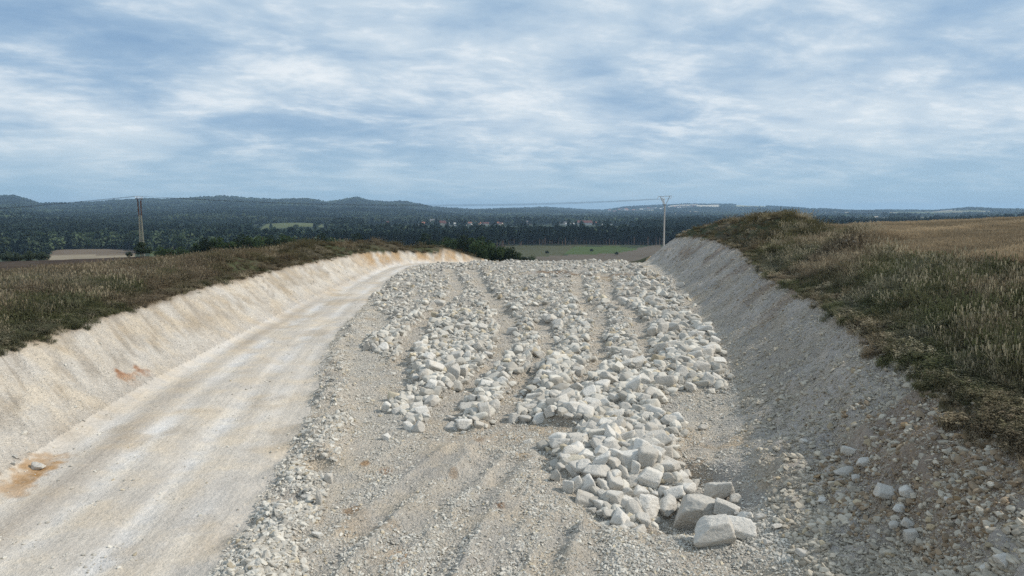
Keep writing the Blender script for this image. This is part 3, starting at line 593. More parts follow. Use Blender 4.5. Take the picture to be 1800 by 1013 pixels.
def place_rock(name, me, px, py, wpx, hpx, sink, yaw, tilt, depth=1.0, lift=0.0):
    p = hit(px, py+hpx*.32)
    dep = p.y*CP-(p.z-CAM_H)*SP
    wd, ht = wpx*dep/F_PX, hpx*dep/F_PX
    return p, wd, ht
FIELD = [(a, b-1.5, c*1.06, d_*1.06) for a, b, c, d_ in FIELD]
PROT = [rock_mesh('rock_shape', 500+i, 4, (1, 1, 1), facets=random.randint(5, 12), sharp=random.choice([18, 28, 40]), rough=.06) for i in range(22)]
USED = []
def rock(name, px, py, wpx, hpx, label, cat, group, me=None, k=0, sub=1.0, roll=None):
    p = hit(px, py+hpx*.30); dep = p.y*CP-(p.z-CAM_H)*SP
    wd, ht = wpx*dep/F_PX, hpx*dep/F_PX
    el = math.atan2(CAM_H-p.z, p.y)
    dp = min(wd, ht)*random.uniform(.85, 1.1) if wd < 1.6*ht else wd*random.uniform(.55, .75)
    vz = max(.45*wd, (ht-dp*math.sin(el)*.75)/math.cos(el)) if ht < wd*1.5 else ht*.95
    if name == 'boulder' and .5*wd < ht < 1.5*wd: vz = max(vz, .66*wd)
    vz *= 1.12
    me = me or PROT[k % len(PROT)]
    o = link(name, me); o.scale = (wd*1.04, dp, vz)
    o.location = (p.x, p.y+dp*.18, p.z+vz*.30)
    o.rotation_euler = (random.uniform(-.16, .16), random.uniform(-.2, .2) if roll is None else roll, random.uniform(-.3, .3)+random.choice([0, math.pi]))
    tag(o, label, cat, group); USED.append((p.x, p.y, max(wd, dp)*.5)); return o
nrock = 0
def lane_x(L, y_):
    q = sorted((b, a) for a, b in L); return float(np.interp(y_, [a for a, b in q], [b for a, b in q]))
def row_label(x_, y_, sx, sy, sz_):
    xs_ = [lane_x(LANES[k], y_) for k in (2, 0, 3, 4)]; k = sum(x_ > v for v in xs_)
    where = ['in the rubble between the haul road and the first wheel track', 'between the first and second wheel tracks from the haul road', 'in the broad rubble row between the second and third wheel tracks', 'in the narrow rubble row between the third and fourth wheel tracks', 'in the outer rubble row beside the shaded bank'][k]
    m_ = max(sx, sy); size = 'large' if m_ > .62 else ('medium' if m_ > .42 else 'small')
    shape = 'upright' if sz_ > 1.12*m_ else ('flat' if sz_ < .62*m_ else ('long' if m_ > 1.45*min(sx, sy) else 'blocky'))
    return f'{size} {shape} pale rock '+where
for i, (h_, lab) in enumerate(zip(HERO, HLAB)):
    me = rock_mesh('boulder', 1704+i*13, 5, (1, 1, 1), facets=[11, 13, 9, 9, 10, 9, 8, 11][i], sharp=[34, 26, 32, 28, 28, 36, 30, 28][i], rough=.075)
    rock('boulder', *h_, lab, 'boulder', 'boulders in the hollow at the bank foot', me=me); nrock += 1
PLAB = {12: 'brick shaped pale boulder lying across another block in the tipped pile', 15: 'narrow upright shard of stone wedged in the tipped pile', 18: 'pale oval boulder resting on top of the tipped pile', 21: 'triangular pointed boulder standing on top of the tipped pile', 22: 'wide angular boulder bridging a gap in the tipped pile', 16: 'flat slab lying under the upright shard in the tipped pile', 7: 'yellowish half buried boulder at the low corner of the tipped pile'}
for i, h_ in enumerate(PILE):
    rock('boulder', h_[0], h_[1], h_[2]*1.12, h_[3]*1.12, PLAB.get(i, 'pale limestone boulder in the tipped pile filling the hollow'), 'boulder', 'boulders in the tipped pile', k=i*5+1, roll=(.35 if i == 15 else None)); nrock += 1
FLAB = {0: 'long slab of limestone tilted across the rubble edge beside a wheel track', 5: 'pale cube shaped rock standing beside the right wheel track', 7: 'yellow stained rock at the back of the tipped pile', 3: 'broad flat bottomed rock lying apart on the gravel', 4: 'rounded rock at the outer corner of the rubble beside the bank foot'}
for i, h_ in enumerate(FIELD):
    o = rock('rock', *h_, FLAB.get(i), 'rock', 'rocks in the rubble rows', k=i*7+3, roll=(.45 if i == 0 else None)); nrock += 1
    if i not in FLAB: o['label'] = row_label(o.location.x, o.location.y, *o.scale)
for i, h_ in enumerate(BANK):
    rock('rock', *h_, {4: 'large flat grey blue slab half buried in the shaded bank', 7: 'smooth rounded brown grey rock sticking out of the shaded bank', 9: 'brown rounded boulder at the foot of the stony bank'}.get(i, 'grey limestone block lying on the shaded stony bank'), 'rock', 'rocks on the shaded bank', k=i*3+2); nrock += 1
for i, h_ in enumerate(BERM):
    rock('rock', *h_, 'pale stone lying on the low ridge beside the haul road', 'rock', 'stones on the ridge beside the haul road', k=i*3); nrock += 1
o = rock('rock', 560, 880, 13, 32, 'white upright pointed stone slab on the ridge beside the haul road', 'rock', 'stones on the ridge beside the haul road', k=4, roll=.12); nrock += 1
for px, py, wd, ht in ((28, 803, 10, 8), (63, 822, 26, 11), (24, 816, 7, 7)):
    rock('rock', px, py, wd, ht, 'pale stone lying on the rusty patch beside the haul road', 'rock', 'stones on the rusty patch', k=px); nrock += 1
rock('rock', 1495, 424, 26, 18, 'pale stone sticking out of the grassy heap beside the wheat', 'rock', None, k=8); rock('rock', 1508, 432, 24, 14, 'lower pale stone beside another on the grassy heap', 'rock', None, k=9)

# prototypes used by the scatters live in collections that are not part of the scene
def proto_col(name, meshes):
    c = bpy.data.collections.new(name)
    for i, me in enumerate(meshes): c.objects.link(bpy.data.objects.new(f'{name}_{i:02d}', me))
    return c
_gn = {}
def scatter(name, pts, rot, scl, pick, tint, coll, label, cat):
    me = bpy.data.meshes.new(name); n = len(pts); me.vertices.add(n); me.vertices.foreach_set('co', np.asarray(pts, np.float32).ravel())
    for nm, ty, fld, v in (('rot', 'FLOAT_VECTOR', 'vector', rot), ('scl', 'FLOAT_VECTOR', 'vector', scl), ('pick', 'INT', 'value', pick)):
        a = me.attributes.new(nm, ty, 'POINT'); a.data.foreach_set(fld, np.asarray(v, np.int32 if ty == 'INT' else np.float32).ravel())
    a = me.attributes.new('tint', 'FLOAT_COLOR', 'POINT'); a.data.foreach_set('color', np.concatenate([tint, np.ones((n, 1))], 1).astype(np.float32).ravel())
    o = link(name, me); tag(o, label, cat, kind='stuff')
    ng = bpy.data.node_groups.new(name, 'GeometryNodeTree')
    ng.interface.new_socket('Geometry', in_out='INPUT', socket_type='NodeSocketGeometry'); ng.interface.new_socket('Geometry', in_out='OUTPUT', socket_type='NodeSocketGeometry')
    N = ng.nodes; L = ng.links
    gi, go = N.new('NodeGroupInput'), N.new('NodeGroupOutput'); ip = N.new('GeometryNodeInstanceOnPoints'); ci = N.new('GeometryNodeCollectionInfo')
    ci.inputs[0].default_value = coll; ci.inputs['Separate Children'].default_value = True; ci.inputs['Reset Children'].default_value = True
    def attr(nm, ty):
        q = N.new('GeometryNodeInputNamedAttribute'); q.data_type = ty; q.inputs[0].default_value = nm; return q.outputs[0]
    er = N.new('FunctionNodeEulerToRotation'); L.new(attr('rot', 'FLOAT_VECTOR'), er.inputs[0])
    L.new(gi.outputs[0], ip.inputs['Points']); L.new(ci.outputs[0], ip.inputs['Instance']); ip.inputs['Pick Instance'].default_value = True
    L.new(attr('pick', 'INT'), ip.inputs['Instance Index']); L.new(er.outputs[0], ip.inputs['Rotation']); L.new(attr('scl', 'FLOAT_VECTOR'), ip.inputs['Scale'])
    L.new(ip.outputs[0], go.inputs[0])
    o.modifiers.new('scatter', 'NODES').node_group = ng
    return o

def cand(n, ymax=112.0, ymin=9.0):                              # candidate points, evenly spread over what can be seen
    u = RNG.uniform(1/ymax, 1/ymin, n); y = 1/u
    x = RNG.uniform(-.86, .86, n)*y
    return x, y
# rubble: rocks of the rows that are too many to pick apart
x, y = cand(85000, 118, 13)
rows = look('rows', x, y); keepp = RNG.uniform(0, 1, len(x)) < rows*1.0
x, y = x[keepp], y[keepp]
sz = .19+.58*RNG.beta(1.0, 3.2, len(x))
sz *= 1+.35*sstep(6, 13, x)*sstep(25, 40, y)
sz = np.maximum(sz, y*.0040)
# thin out by size, largest first on a coarse grid, so that the rocks lie beside and not inside one another
order = np.argsort(-sz); occ = {}; sel = []
cell = .8
def near(px, py, r):
    cx_, cy_ = int(px//cell), int(py//cell)
    for i in (-1, 0, 1):
        for j in (-1, 0, 1):
            for qx, qy, qr in occ.get((cx_+i, cy_+j), ()):
                if (qx-px)**2+(qy-py)**2 < (.52*(r+qr))**2: return True
    return False
for qx, qy, qr in USED: occ.setdefault((int(qx//cell), int(qy//cell)), []).append((qx, qy, qr))
for i in order:
    r_ = sz[i]*.55
    if not near(x[i], y[i], r_):
        sel.append(i); occ.setdefault((int(x[i]//cell), int(y[i]//cell)), []).append((x[i], y[i], r_))
sel = np.array(sel); x, y, sz = x[sel], y[sel], sz[sel]
z = look('z', x, y)
big_ = np.argsort(-sz/y)                                         # the largest in view are single rocks
nbig = max(0, min(300-nrock, len(big_)))
print('rocks', nrock, 'rubble', len(x), 'single extra', nbig)
def stone_cols(n, warm=.18):
    t = RNG.uniform(0, 1, (n, 1)); c = C3(.36, .34, .31)*(1-t)+C3(.62, .595, .55)*t
    wmask = RNG.uniform(0, 1, n) < warm; c[wmask] = c[wmask]*C3(1.0, .92, .78); return c*C3(1.01, 1.0, .96)
for j in big_[:nbig]:
    o = link('rock', PROT[int(j) % len(PROT)]); s_ = sz[j]; o.scale = (s_*random.uniform(.9, 1.3), s_*random.uniform(.8, 1.1), s_*random.uniform(.6, .95))
    o.location = (x[j], y[j], z[j]+s_*.2); o.rotation_euler = (random.uniform(-.4, .4), random.uniform(-.4, .4), random.uniform(0, 6.28))
    tag(o, row_label(x[j], y[j], *o.scale), 'rock', 'rocks in the rubble rows')
rest = big_[nbig:]
RUB = proto_col('rubble_rock', [rock_mesh('rubble_rock', 700+i, 3 if i < 6 else 2, (1, 1, 1), facets=RNG.integers(3, 9), sharp=40, rough=.06, mat='gravel', smooth=i < 6) for i in range(16)])
n = len(rest); sc3 = sz[rest][:, None]*np.stack([RNG.uniform(.9, 1.4, n), RNG.uniform(.75, 1.1, n), RNG.uniform(.55, 1.0, n)], 1)
rot = np.stack([RNG.uniform(-.5, .5, n), RNG.uniform(-.5, .5, n), RNG.uniform(0, 6.28, n)], 1)
scatter('rubble', np.stack([x[rest], y[rest], z[rest]+sc3[:, 2]*RNG.uniform(-.02, .26, len(rest))], 1), rot, sc3, RNG.integers(0, 16, n), stone_cols(n, .06), RUB, 'mass of small broken limestone rubble across the cutting floor', 'rubble')

# gravel: stones of a few centimetres on floor, ridge and bank
def gravel(n, mode):
    x, y = cand(n, 108 if mode != 'road' else 70, 11)
    rg_ = look('reg', x, y); on = look('onroad', x, y); rw = look('rows', x, y); bm_ = look('berm', x, y); dl = look('dl', x, y); dr = look('dr', x, y); ed = look('edge', x, y); ln = look('lane', x, y); sd_ = look('sd', x, y)
    pat = .5+.5*fbm(x/1.3, y/1.3, 201, 3); pat2 = .5+.5*fbm(x/.5, y/.5, 203, 2)
    pr = np.zeros(len(x))
    f = rg_ == 0
    pr[f] = (.22+.78*sstep(.42, .70, pat*.6+pat2*.4)[f])*(1-.75*((1-sstep(.25, .8, ln[f]))*(sd_[f] > 0)))
    q_ = x*.93-y*.36; stk = sstep(.40, .62, vnoise(q_*1.25, (x+y)*.10, 27)*.7+.3*pat); frn = (1-sstep(22, 27, y))*(1-sstep(.5, 2.5, x)); pr[f] *= (1-frn+frn*(.10+.80*stk))[f]
    pr[f] = np.maximum(pr[f], sstep(.05, .25, bm_[f])*1.0); pr[f] = np.maximum(pr[f], sstep(-1.2, .6, sd_[f])*.9*(1-.6*((1-sstep(.2, .6, ln[f]))*(sd_[f] > 0))))
    pr[f] *= 1-.92*look('soil', x, y)[f]; pr[f] *= 1-.85*look('rut', x, y)[f]
    b = (rg_ == 2) & (dr > 0); pr[b] = (.45+.55*sstep(.3, .65, pat)[b])
    b = (rg_ == 2) & (dl > 0); pr[b] = .20*sstep(.5, .8, pat2)[b]*(1-.75*sstep(.6, 2.6, dl[b]))
    b = rg_ == 1; pr[b] = .035*sstep(.5, .8, pat2)[b]+.9*sstep(.05, .2, bm_[b])
    k = RNG.uniform(0, 1, len(x)) < pr
    x, y = x[k], y[k]; bm_, rg_, dr, rw_ = bm_[k], rg_[k], dr[k], rw[k]
    s_ = .020*RNG.pareto(2.1, len(x))+.022; s_ = np.minimum(s_, np.where((rg_ == 2) & (y < 34), .17, np.where((y < 25) & (bm_ < .03), .085, .13)))*(1+1.0*rw_)*(1+.35*sstep(.05, .3, bm_))
    s_ = np.maximum(s_, y*.0013*RNG.uniform(.8, 1.5, len(x))); s_ = np.where(rg_ == 1, np.minimum(s_, .09), s_)
    n = len(x); c = stone_cols(n, .06)
    br = (rg_ == 2) & (dr > 1.5) & (RNG.uniform(0, 1, n) < .48*sstep(-.05, .4, fbm(x/3.2, y/3.2, 153, 4))); c[br] = c[br]*C3(.66, .56, .47)
    gr = (rg_ == 2) & (dr > 0); c[gr] *= C3(.86, .82, .76)
    sc3 = s_[:, None]*np.stack([RNG.uniform(.9, 1.7, n), RNG.uniform(.7, 1.1, n), RNG.uniform(.4, .9, n)], 1)
    rot = np.stack([RNG.uniform(-.6, .6, n), RNG.uniform(-.6, .6, n), RNG.uniform(0, 6.28, n)], 1)
    return np.stack([x, y, look('z', x, y)+sc3[:, 2]*.18], 1), rot, sc3, c
GRV = proto_col('gravel_stone', [rock_mesh('gravel_stone', 800+i, 2, (1, 1, 1), facets=RNG.integers(2, 7), sharp=30, rough=.06, mat='gravel', smooth=False) for i in range(12)])
p_, r_, s_, c_ = gravel(620000, 'all'); print('gravel', len(p_))
scatter('gravel', p_, r_, s_, RNG.integers(0, 12, len(p_)), c_, GRV, 'loose pale gravel strewn over the cutting floor and banks', 'gravel')

# ------------------------------------------------------------------ grass, weeds and wheat
def tuft(seed, nb, h, spread, width, lean, head=0.0, leafy=0.0):
    rg = np.random.default_rng(seed); V = []; Fc = []
    for i in range(nb):
        a = rg.uniform(0, 6.283); r0 = spread*math.sqrt(rg.uniform(0, 1)); bx, by = r0*math.cos(a), r0*math.sin(a)
        hh = h*rg.uniform(.55, 1.1); la = rg.uniform(0, 6.283); ln = lean*rg.uniform(.2, 1)*hh; w_ = width*rg.uniform(.7, 1.3)
        fa = rg.uniform(0, 3.14); wx, wy = math.cos(fa)*w_/2, math.sin(fa)*w_/2
        mx, my = bx+math.cos(la)*ln*.35, by+math.sin(la)*ln*.35; tx, ty = bx+math.cos(la)*ln, by+math.sin(la)*ln
        b0 = len(V); hw = 1.0 if not head else 1.0
        V += [(bx-wx, by-wy, -.05), (bx+wx, by+wy, -.05), (mx+wx*.8, my+wy*.8, hh*.6), (mx-wx*.8, my-wy*.8, hh*.6), (tx+wx*.15, ty+wy*.15, hh), (tx-wx*.15, ty-wy*.15, hh)]
        Fc += [(b0, b0+1, b0+2, b0+3), (b0+3, b0+2, b0+4, b0+5)]
        if rg.uniform() < head:
            b0 = len(V); hs = .016*rg.uniform(.8, 1.5)
            V += [(tx-hs*.4, ty, hh-.11), (tx+hs*.4, ty, hh-.11), (tx+hs*.5, ty+.01, hh+.05), (tx-hs*.3, ty-.01, hh+.07)]; Fc += [(b0, b0+1, b0+2, b0+3)]
        for _ in range(int(leafy*rg.uniform(0, 2))):
            b0 = len(V); t = rg.uniform(.2, .95); qx, qy, qz = bx+(tx-bx)*t, by+(ty-by)*t, hh*t; la2 = rg.uniform(0, 6.28); s2 = .05*rg.uniform(.6, 1.4)
            ex, ey = math.cos(la2)*s2, math.sin(la2)*s2
            V += [(qx, qy, qz), (qx+ex-ey*.4, qy+ey+ex*.4, qz+.02), (qx+ex*1.8, qy+ey*1.8, qz-.01), (qx+ex+ey*.4, qy+ey-ex*.4, qz+.02)]; Fc += [(b0, b0+1, b0+2, b0+3)]
    return mesh_np('tuft', V, Fc, M['grass'])
TUFTS = proto_col('grass_tuft', [tuft(1, 55, .55, .30, .016, .55), tuft(2, 48, .75, .32, .014, .5, .5), tuft(3, 36, .62, .28, .02, .45, 0, 5), tuft(4, 30, .85, .26, .016, .35, .3, 4), tuft(5, 60, .38, .34, .018, .7), tuft(6, 40, .95, .30, .013, .4, .85)])
def meadow(n):
    x, y = cand(n, 135, 12.5)
    rg_ = look('reg', x, y); ed = look('edge', x, y)
    k = (rg_ == 3) & ~inpoly(x, y, WHEAT) & ~(inpoly(x, y, PLOUGH)) & (x > -75) & (x < 60)
    k |= (rg_ == 2) & (ed < .26) & (RNG.uniform(0, 1, n) < .11) & (ed > .02)
    x, y = x[k], y[k]; m = len(x); ed = look('edge', x, y)
    L = x < 0
    sc_ = RNG.uniform(.6, 1.1, m)
    sc_ *= np.where(-ed < .9, .40+.35*RNG.uniform(0, 1, m), 1)
    g1 = fbm(x/5, y/5, 211, 3); g2 = fbm(x/1.6, y/1.6, 213, 3)+.35*RNG.normal(size=m)
    sc_ *= 1+.25*fbm(x/2.2, y/2.2, 215, 2)
    green, brown, straw, grey = C3(.092, .098, .046), C3(.19, .15, .10), C3(.42, .36, .25), C3(.19, .175, .13)
    tb = np.where(L, sstep(-.35, .35, g1+.25*g2+.30*sstep(1.2, 4, -ed)), sstep(-.3, .5, g1+.3*g2))
    c = green[None]+(brown-green)[None]*tb[:, None]
    tg = sstep(.1, .6, -g1+.4*g2); c = c+(grey[None]-c)*(tg*np.where(L, .35, .65))[:, None]
    far_ = sstep(45, 75, y)[:, None]*C3(.115, .083, .038)[None]; c = c*(1-.55*sstep(45, 75, y)[:, None])+far_*.55
    st = RNG.uniform(0, 1, m) < np.where(L, .18, .26)*sstep(-.3, .4, g2); c[st] = c[st]*.4+straw*.6
    c *= RNG.uniform(.65, 1.3, (m, 1))*np.where(L, .95, 1.22)[:, None]
    pk = RNG.choice(6, m, p=[.28, .17, .2, .12, .13, .1]); pk[st] = RNG.choice([1, 5], st.sum())
    pk = np.where(-ed < .6, np.where(RNG.uniform(0, 1, m) < .6, 4, 2), pk)
    z = look('z', x, y)
    rot = np.stack([RNG.uniform(-.1, .1, m), RNG.uniform(-.1, .1, m), RNG.uniform(0, 6.28, m)], 1)
    return np.stack([x, y, z], 1), rot, sc_[:, None]*np.stack([1.25+.012*y, 1.25+.012*y, RNG.uniform(.55, 1.0, m)], 1), pk, c
p_, r_, s_, k_, c_ = meadow(190000); print('tufts', len(p_))
scatter('meadow_grass', p_, r_, s_, k_, c_, TUFTS, 'tall dry and green grass and weeds along both edges of the cutting', 'grass')
WH = proto_col('wheat_clump', [tuft(21, 60, .62, .42, .012, .22, .9), tuft(22, 60, .66, .42, .012, .3, .9)])
x, y = cand(170000, 150, 12); k = inpoly(x, y, WHEAT) & (x < 95); x, y = x[k], y[k]; n = len(x)
row_ = (vnoise((x*.5-y*.87)*.55, y*.02, 221)-.5); c = (C3(.36, .28, .18)*(1+.5*row_+.25*fbm(x/7, y/7, 223, 3))[:, None])*RNG.uniform(.75, 1.25, (n, 1))
scatter('wheat', np.stack([x, y, hgt(x, y)], 1), np.stack([np.zeros(n), np.zeros(n), RNG.uniform(0, 6.28, n)], 1), np.stack([1+.012*y, 1+.012*y, RNG.uniform(.85, 1.1, n)+.3*row_], 1), RNG.integers(0, 2, n), c, WH, 'ripe brown wheat standing on the plateau field', 'wheat'); print('wheat', n)

# ------------------------------------------------------------------ trees
def tube(V, Fc, p0, p1, r0, r1, n=7):
    p0, p1 = Vector(p0), Vector(p1); d_ = (p1-p0).normalized(); a = d_.orthogonal().normalized(); b = d_.cross(a); b0 = len(V)
    for p, r in ((p0, r0), (p1, r1)):
        for i in range(n):
            t = 6.28318*i/n; V.append(tuple(p+a*(r*math.cos(t))+b*(r*math.sin(t))))
    for i in range(n): Fc.append((b0+i, b0+(i+1) % n, b0+n+(i+1) % n, b0+n+i))
def tree_meshes(seed, h, rad, trunk_h, style, leafmat, nleaf, leaf, barkmat='bark'):
    rg = np.random.default_rng(seed); V, Fc = [], []
    top = h*.85; tube(V, Fc, (0, 0, -.3), (rg.uniform(-.1, .1), rg.uniform(-.1, .1), trunk_h), .028*h, .02*h); tube(V, Fc, (0, 0, trunk_h), (0, 0, top), .02*h, .006*h)
    cl = []
    if style == 'pine':
        for i in range(16):
            t = i/15; zc = trunk_h+(h-trunk_h)*t; rr_ = rad*(1-t)**.75*rg.uniform(.6, 1.0)+.15
            for _ in range(3):
                a = rg.uniform(0, 6.28); q = (math.cos(a)*rr_*.65, math.sin(a)*rr_*.65, zc-.05*h*rg.uniform(0, 1)); cl.append((q, rr_*.55+.25, .35)); 
                if _ == 0: tube(V, Fc, (0, 0, zc), q, .006*h, .003*h, 5)
    else:
        m = 26 if style == 'round' else 18
        for i in range(m):
            d_ = rg.normal(size=3); d_ /= np.linalg.norm(d_); rr_ = rg.uniform(.35, .95)
            zc = (trunk_h+h)/2+d_[2]*rr_*(h-trunk_h)/2*.9
            q = (d_[0]*rr_*rad*.85, d_[1]*rr_*rad*.85, zc); cl.append((q, rad*rg.uniform(.26, .45), .8))
            if i % 3 == 0: tube(V, Fc, (0, 0, min(zc-.1*h, trunk_h+.3*(h-trunk_h))), q, .009*h, .004*h, 5)
    trunk = mesh_np('trunk', V, Fc, M[barkmat], True)
    n = nleaf//len(cl); LV, LF = [], []
    for q, cr, fl in cl:
        dd = rg.normal(size=(n, 3)); dd /= np.linalg.norm(dd, axis=1, keepdims=True)
        P_ = np.array(q)+dd*(cr*rg.uniform(.55, 1.05, (n, 1)))*np.array([1, 1, fl])
        u = rg.normal(size=(n, 3))+dd*.2; u /= np.linalg.norm(u, axis=1, keepdims=True); v = np.cross(u, dd+rg.normal(size=(n, 3))*.5); v /= np.linalg.norm(v, axis=1, keepdims=True)+1e-9
        s_ = leaf*rg.uniform(.6, 1.3, (n, 1)); b0 = len(LV)*4
        LV.append(np.stack([P_-u*s_, P_+v*s_*.6, P_+u*s_, P_-v*s_*.6], 1))
    LV = np.concatenate(LV).reshape(-1, 3); LF = np.arange(len(LV)).reshape(-1, 4)
    return trunk, mesh_np('crown', LV, LF, M[leafmat])
def make_tree(name, ms, loc, sc_, label, cat='tree', group=None):
    o = empty(name, loc, random.uniform(0, 6.28)); o.scale = (sc_*random.uniform(.9, 1.1), sc_*random.uniform(.9, 1.1), sc_)
    link('trunk', ms[0], o); link('crown', ms[1], o); return tag(o, label, cat, group)
T_ROUND = [tree_meshes(31+i, 8, 3.0, 1.3, 'round', ['leaf_green', 'leaf_dark', 'leaf_green'][i], 4200, .20) for i in range(3)]
T_BUSH = [tree_meshes(41+i, 3.2, 1.9, .35, 'bush', ['leaf_dark', 'leaf_grey', 'leaf_green'][i], 2600, .12) for i in range(3)]
T_PINE = [tree_meshes(51+i, 16, 2.7, [6.5, 8, 5][i], 'pine', 'pine', 2400, .42, 'pinebark') for i in range(3)]
def on_ground(px, D): 
    x = (px-900)/1200*D; return Vector((x, D, float(hgt(x, D)[0])))
def by_top(px, py_top, D, h):                                 # a tree at depth D whose top reaches the photo row py_top; returns place and scale
    p = on_ground(px, D); zt = CAM_H-(py_top-370)*D/1200
    return p, max(.3, (zt-p.z)/h)
p, s_ = by_top(250, 427, 147, 3.2); make_tree('bush', T_BUSH[0], p, s_*1.15, 'round dark bush at the foot of the lattice pylon', 'bush')
p, s_ = by_top(226, 442, 144, 3.2); make_tree('bush', T_BUSH[1], p, s_, 'low grey green bush beside the round dark bush', 'bush')
for px, pt, D, t in ((12, 442, 170, 1), (30, 443.5, 168, 1), (52, 440, 165, 1), (72, 441, 167, 1), (285, 434, 175, 2), (300, 437, 170, 2), (318, 434, 178, 2), (340, 432, 180, 1)):
    p, s_ = by_top(px, pt, D, 3.2); make_tree('bush', T_BUSH[t], p, s_, 'grey green bush beyond the dark ploughed field', 'bush', 'bushes beyond the ploughed field')
for i, (px, pt, D) in enumerate(((365, 417, 150), (383, 414, 165), (402, 420, 150), (420, 411, 172), (440, 412, 180), (462, 409, 175), (482, 412, 165), (505, 408, 185), (530, 412, 190), (560, 409, 200), (350, 424, 160), (590, 411, 200), (620, 409, 215))):
    p, s_ = by_top(px, pt, D, 8); make_tree('deciduous_tree', T_ROUND[(i+1) % 3], p, s_, 'dark leafy tree rising behind the grassy left bank', 'tree', 'trees behind the left bank')
for i, (px, pt, D) in enumerate(((800, 413, 190), (818, 412, 172), (834, 411, 176), (848, 416, 165), (860, 421, 168), (872, 427, 160), (884, 429, 172), (895, 433, 160), (907, 442, 168), (779, 409, 215), (755, 409, 225), (843, 424, 152))):
    p, s_ = by_top(px, pt, D, 8); make_tree('deciduous_tree', T_ROUND[i % 3], p, s_, 'rounded green tree growing where the left bank runs out', 'tree', 'trees where the left bank runs out')
for i, (px, pt, D) in enumerate(((917, 449, 168), (928, 450, 172), (940, 451, 178), (903, 448, 158))):
    p, s_ = by_top(px, pt, D, 3.2); make_tree('bush', T_BUSH[i % 3], p, s_, 'low bush beside the brown valley field', 'bush', 'bushes beside the brown valley field')
for px, D in ((962, 560), (1040, 585), (1084, 545)):
    make_tree('bush', T_BUSH[0], on_ground(px, D), .9, 'small lone bush on the green valley field', 'bush', 'bushes on the green valley field')
# front ranks of the pine wood beyond the fields: single trees
npine = 0
for i in range(150):
    px = 560+i*(1170-560)/150+random.uniform(-2, 2); D = np.interp(px, [560, 860, 900, 1000, 1130, 1180], [560, 600, 680, 690, 700, 700])+random.choice([0, 9, 18])+random.uniform(-4, 4)
    p = on_ground(px, D)
    kp = random.randrange(3); make_tree('pine_tree', T_PINE[kp], p, random.uniform(.85, 1.2), ['tall dark pine', 'dark pine with a long bare trunk', 'dark pine branched nearly to the ground'][kp]+' fronting the wood beyond the valley fields', 'tree', 'pines at the front of the valley wood'); npine += 1
for i in range(60):
    px = -10+i*5.6+random.uniform(-3, 3); D = 640+random.uniform(0, 40)+30*math.sin(i*.4)
    p = on_ground(px, D); kp = random.randrange(3); make_tree('deciduous_tree', T_ROUND[kp], p, random.uniform(1.3, 2.1), ['broad green tree', 'broad dark tree', 'broad uneven green tree'][kp]+' at the wood edge behind the brown strip field', 'tree', 'trees at the wood edge behind the strip field')
# the woods behind, one mass
def blob(seed, conifer, nl):
    rg = np.random.default_rng(seed); V = []
    for i in range(nl):
        if conifer:
            t = rg.uniform(0, 1); a = rg.uniform(0, 6.28); r = .26*(1-t)**.7*math.sqrt(rg.uniform(.3, 1)); c = np.array([r*math.cos(a), r*math.sin(a), .3+.7*t])
        else:
            d_ = rg.normal(size=3); d_ /= np.linalg.norm(d_); d_ *= rg.uniform(.7, 1.0)*(1+.25*math.sin(3*math.atan2(d_[1], d_[0])+seed)); c = np.array([d_[0]*.42, d_[1]*.42, .55+d_[2]*.42])
        u = rg.normal(size=3); u /= np.linalg.norm(u); v = np.cross(u, rg.normal(size=3)); v /= np.linalg.norm(v); s_ = rg.uniform(.06, .13)
        V += [c-u*s_, c+v*s_, c+u*s_, c-v*s_]
    V = np.array(V); return mesh_np('wood_tree', V, np.arange(len(V)).reshape(-1, 4), M['forest'])
WOOD = proto_col('wood_tree', [blob(61, True, 110), blob(62, True, 110), blob(63, False, 130), blob(64, False, 130)])
def ring(n, r0, r1):
    r = np.sqrt(RNG.uniform(r0*r0, r1*r1, n)); a = RNG.uniform(-.80, .80, n); return r*np.sin(a), r*np.cos(a)
px_all = []; 
xs, ys, hs, ws = [], [], [], []
for n, r0, r1, hh, ww in ((26000, 560, 1300, (11, 17), 1.0), (42000, 1300, 3000, (12, 17), 1.35), (52000, 3000, 7200, (9, 13), 3.0)):
    x, y = ring(n, r0, r1); px = 900+1200*x/y; r = np.hypot(x, y)
    ok = np.ones(n, bool)
    ok &= np.where(px > 560, r > np.interp(px, [560, 860, 900, 1000, 1130, 1180], [585, 625, 705, 715, 725, 725]), r > 660)
    for nm, poly, c in VF: ok &= ~inpoly(x, y, poly)
    fm = sstep(.05, .22, fbm(x/420+y/900, y/330, 173, 3))*np.where(r > 3000, sstep(1060, 1160, px), sstep(1230, 1300, px))
    ok &= RNG.uniform(0, 1, n) > fm*1.2
    ok &= ~((px > 1240) & (RNG.uniform(0, 1, n) < np.where(r < 3500, .55, .1)) & (fbm(x/260, y/260, 231, 3) < .12))
    ok &= ~((px > 445) & (px < 585) & (r > 830) & (r < 1580) & (RNG.uniform(0, 1, n) < .985))
    for a_, b_, c_, d_, e_ in PATCH: ok &= ~((px > a_) & (px < b_) & (r > c_-120) & (r < d_))
    vil = np.exp(-(((px-800)/110)**2+((r-1750)/260)**2))+np.exp(-(((px-1010)/70)**2+((r-1750)/200)**2))
    ok &= RNG.uniform(0, 1, n) > vil*.75
    ok &= ~((px > 640) & (px < 1120) & (r > 860) & (r < 1640) & (RNG.uniform(0, 1, n) < np.where(r > 1450, .93, .985)))
    x, y = x[ok], y[ok]; xs.append(x); ys.append(y); m = len(x)
    hs.append(RNG.uniform(*hh, m)*(1+.25*fbm(x/120, y/120, 235, 2))); ws.append(np.full(m, ww))
x, y, hh, ww = map(np.concatenate, (xs, ys, hs, ws)); n = len(x)
z = surf_all(x, y)['z']
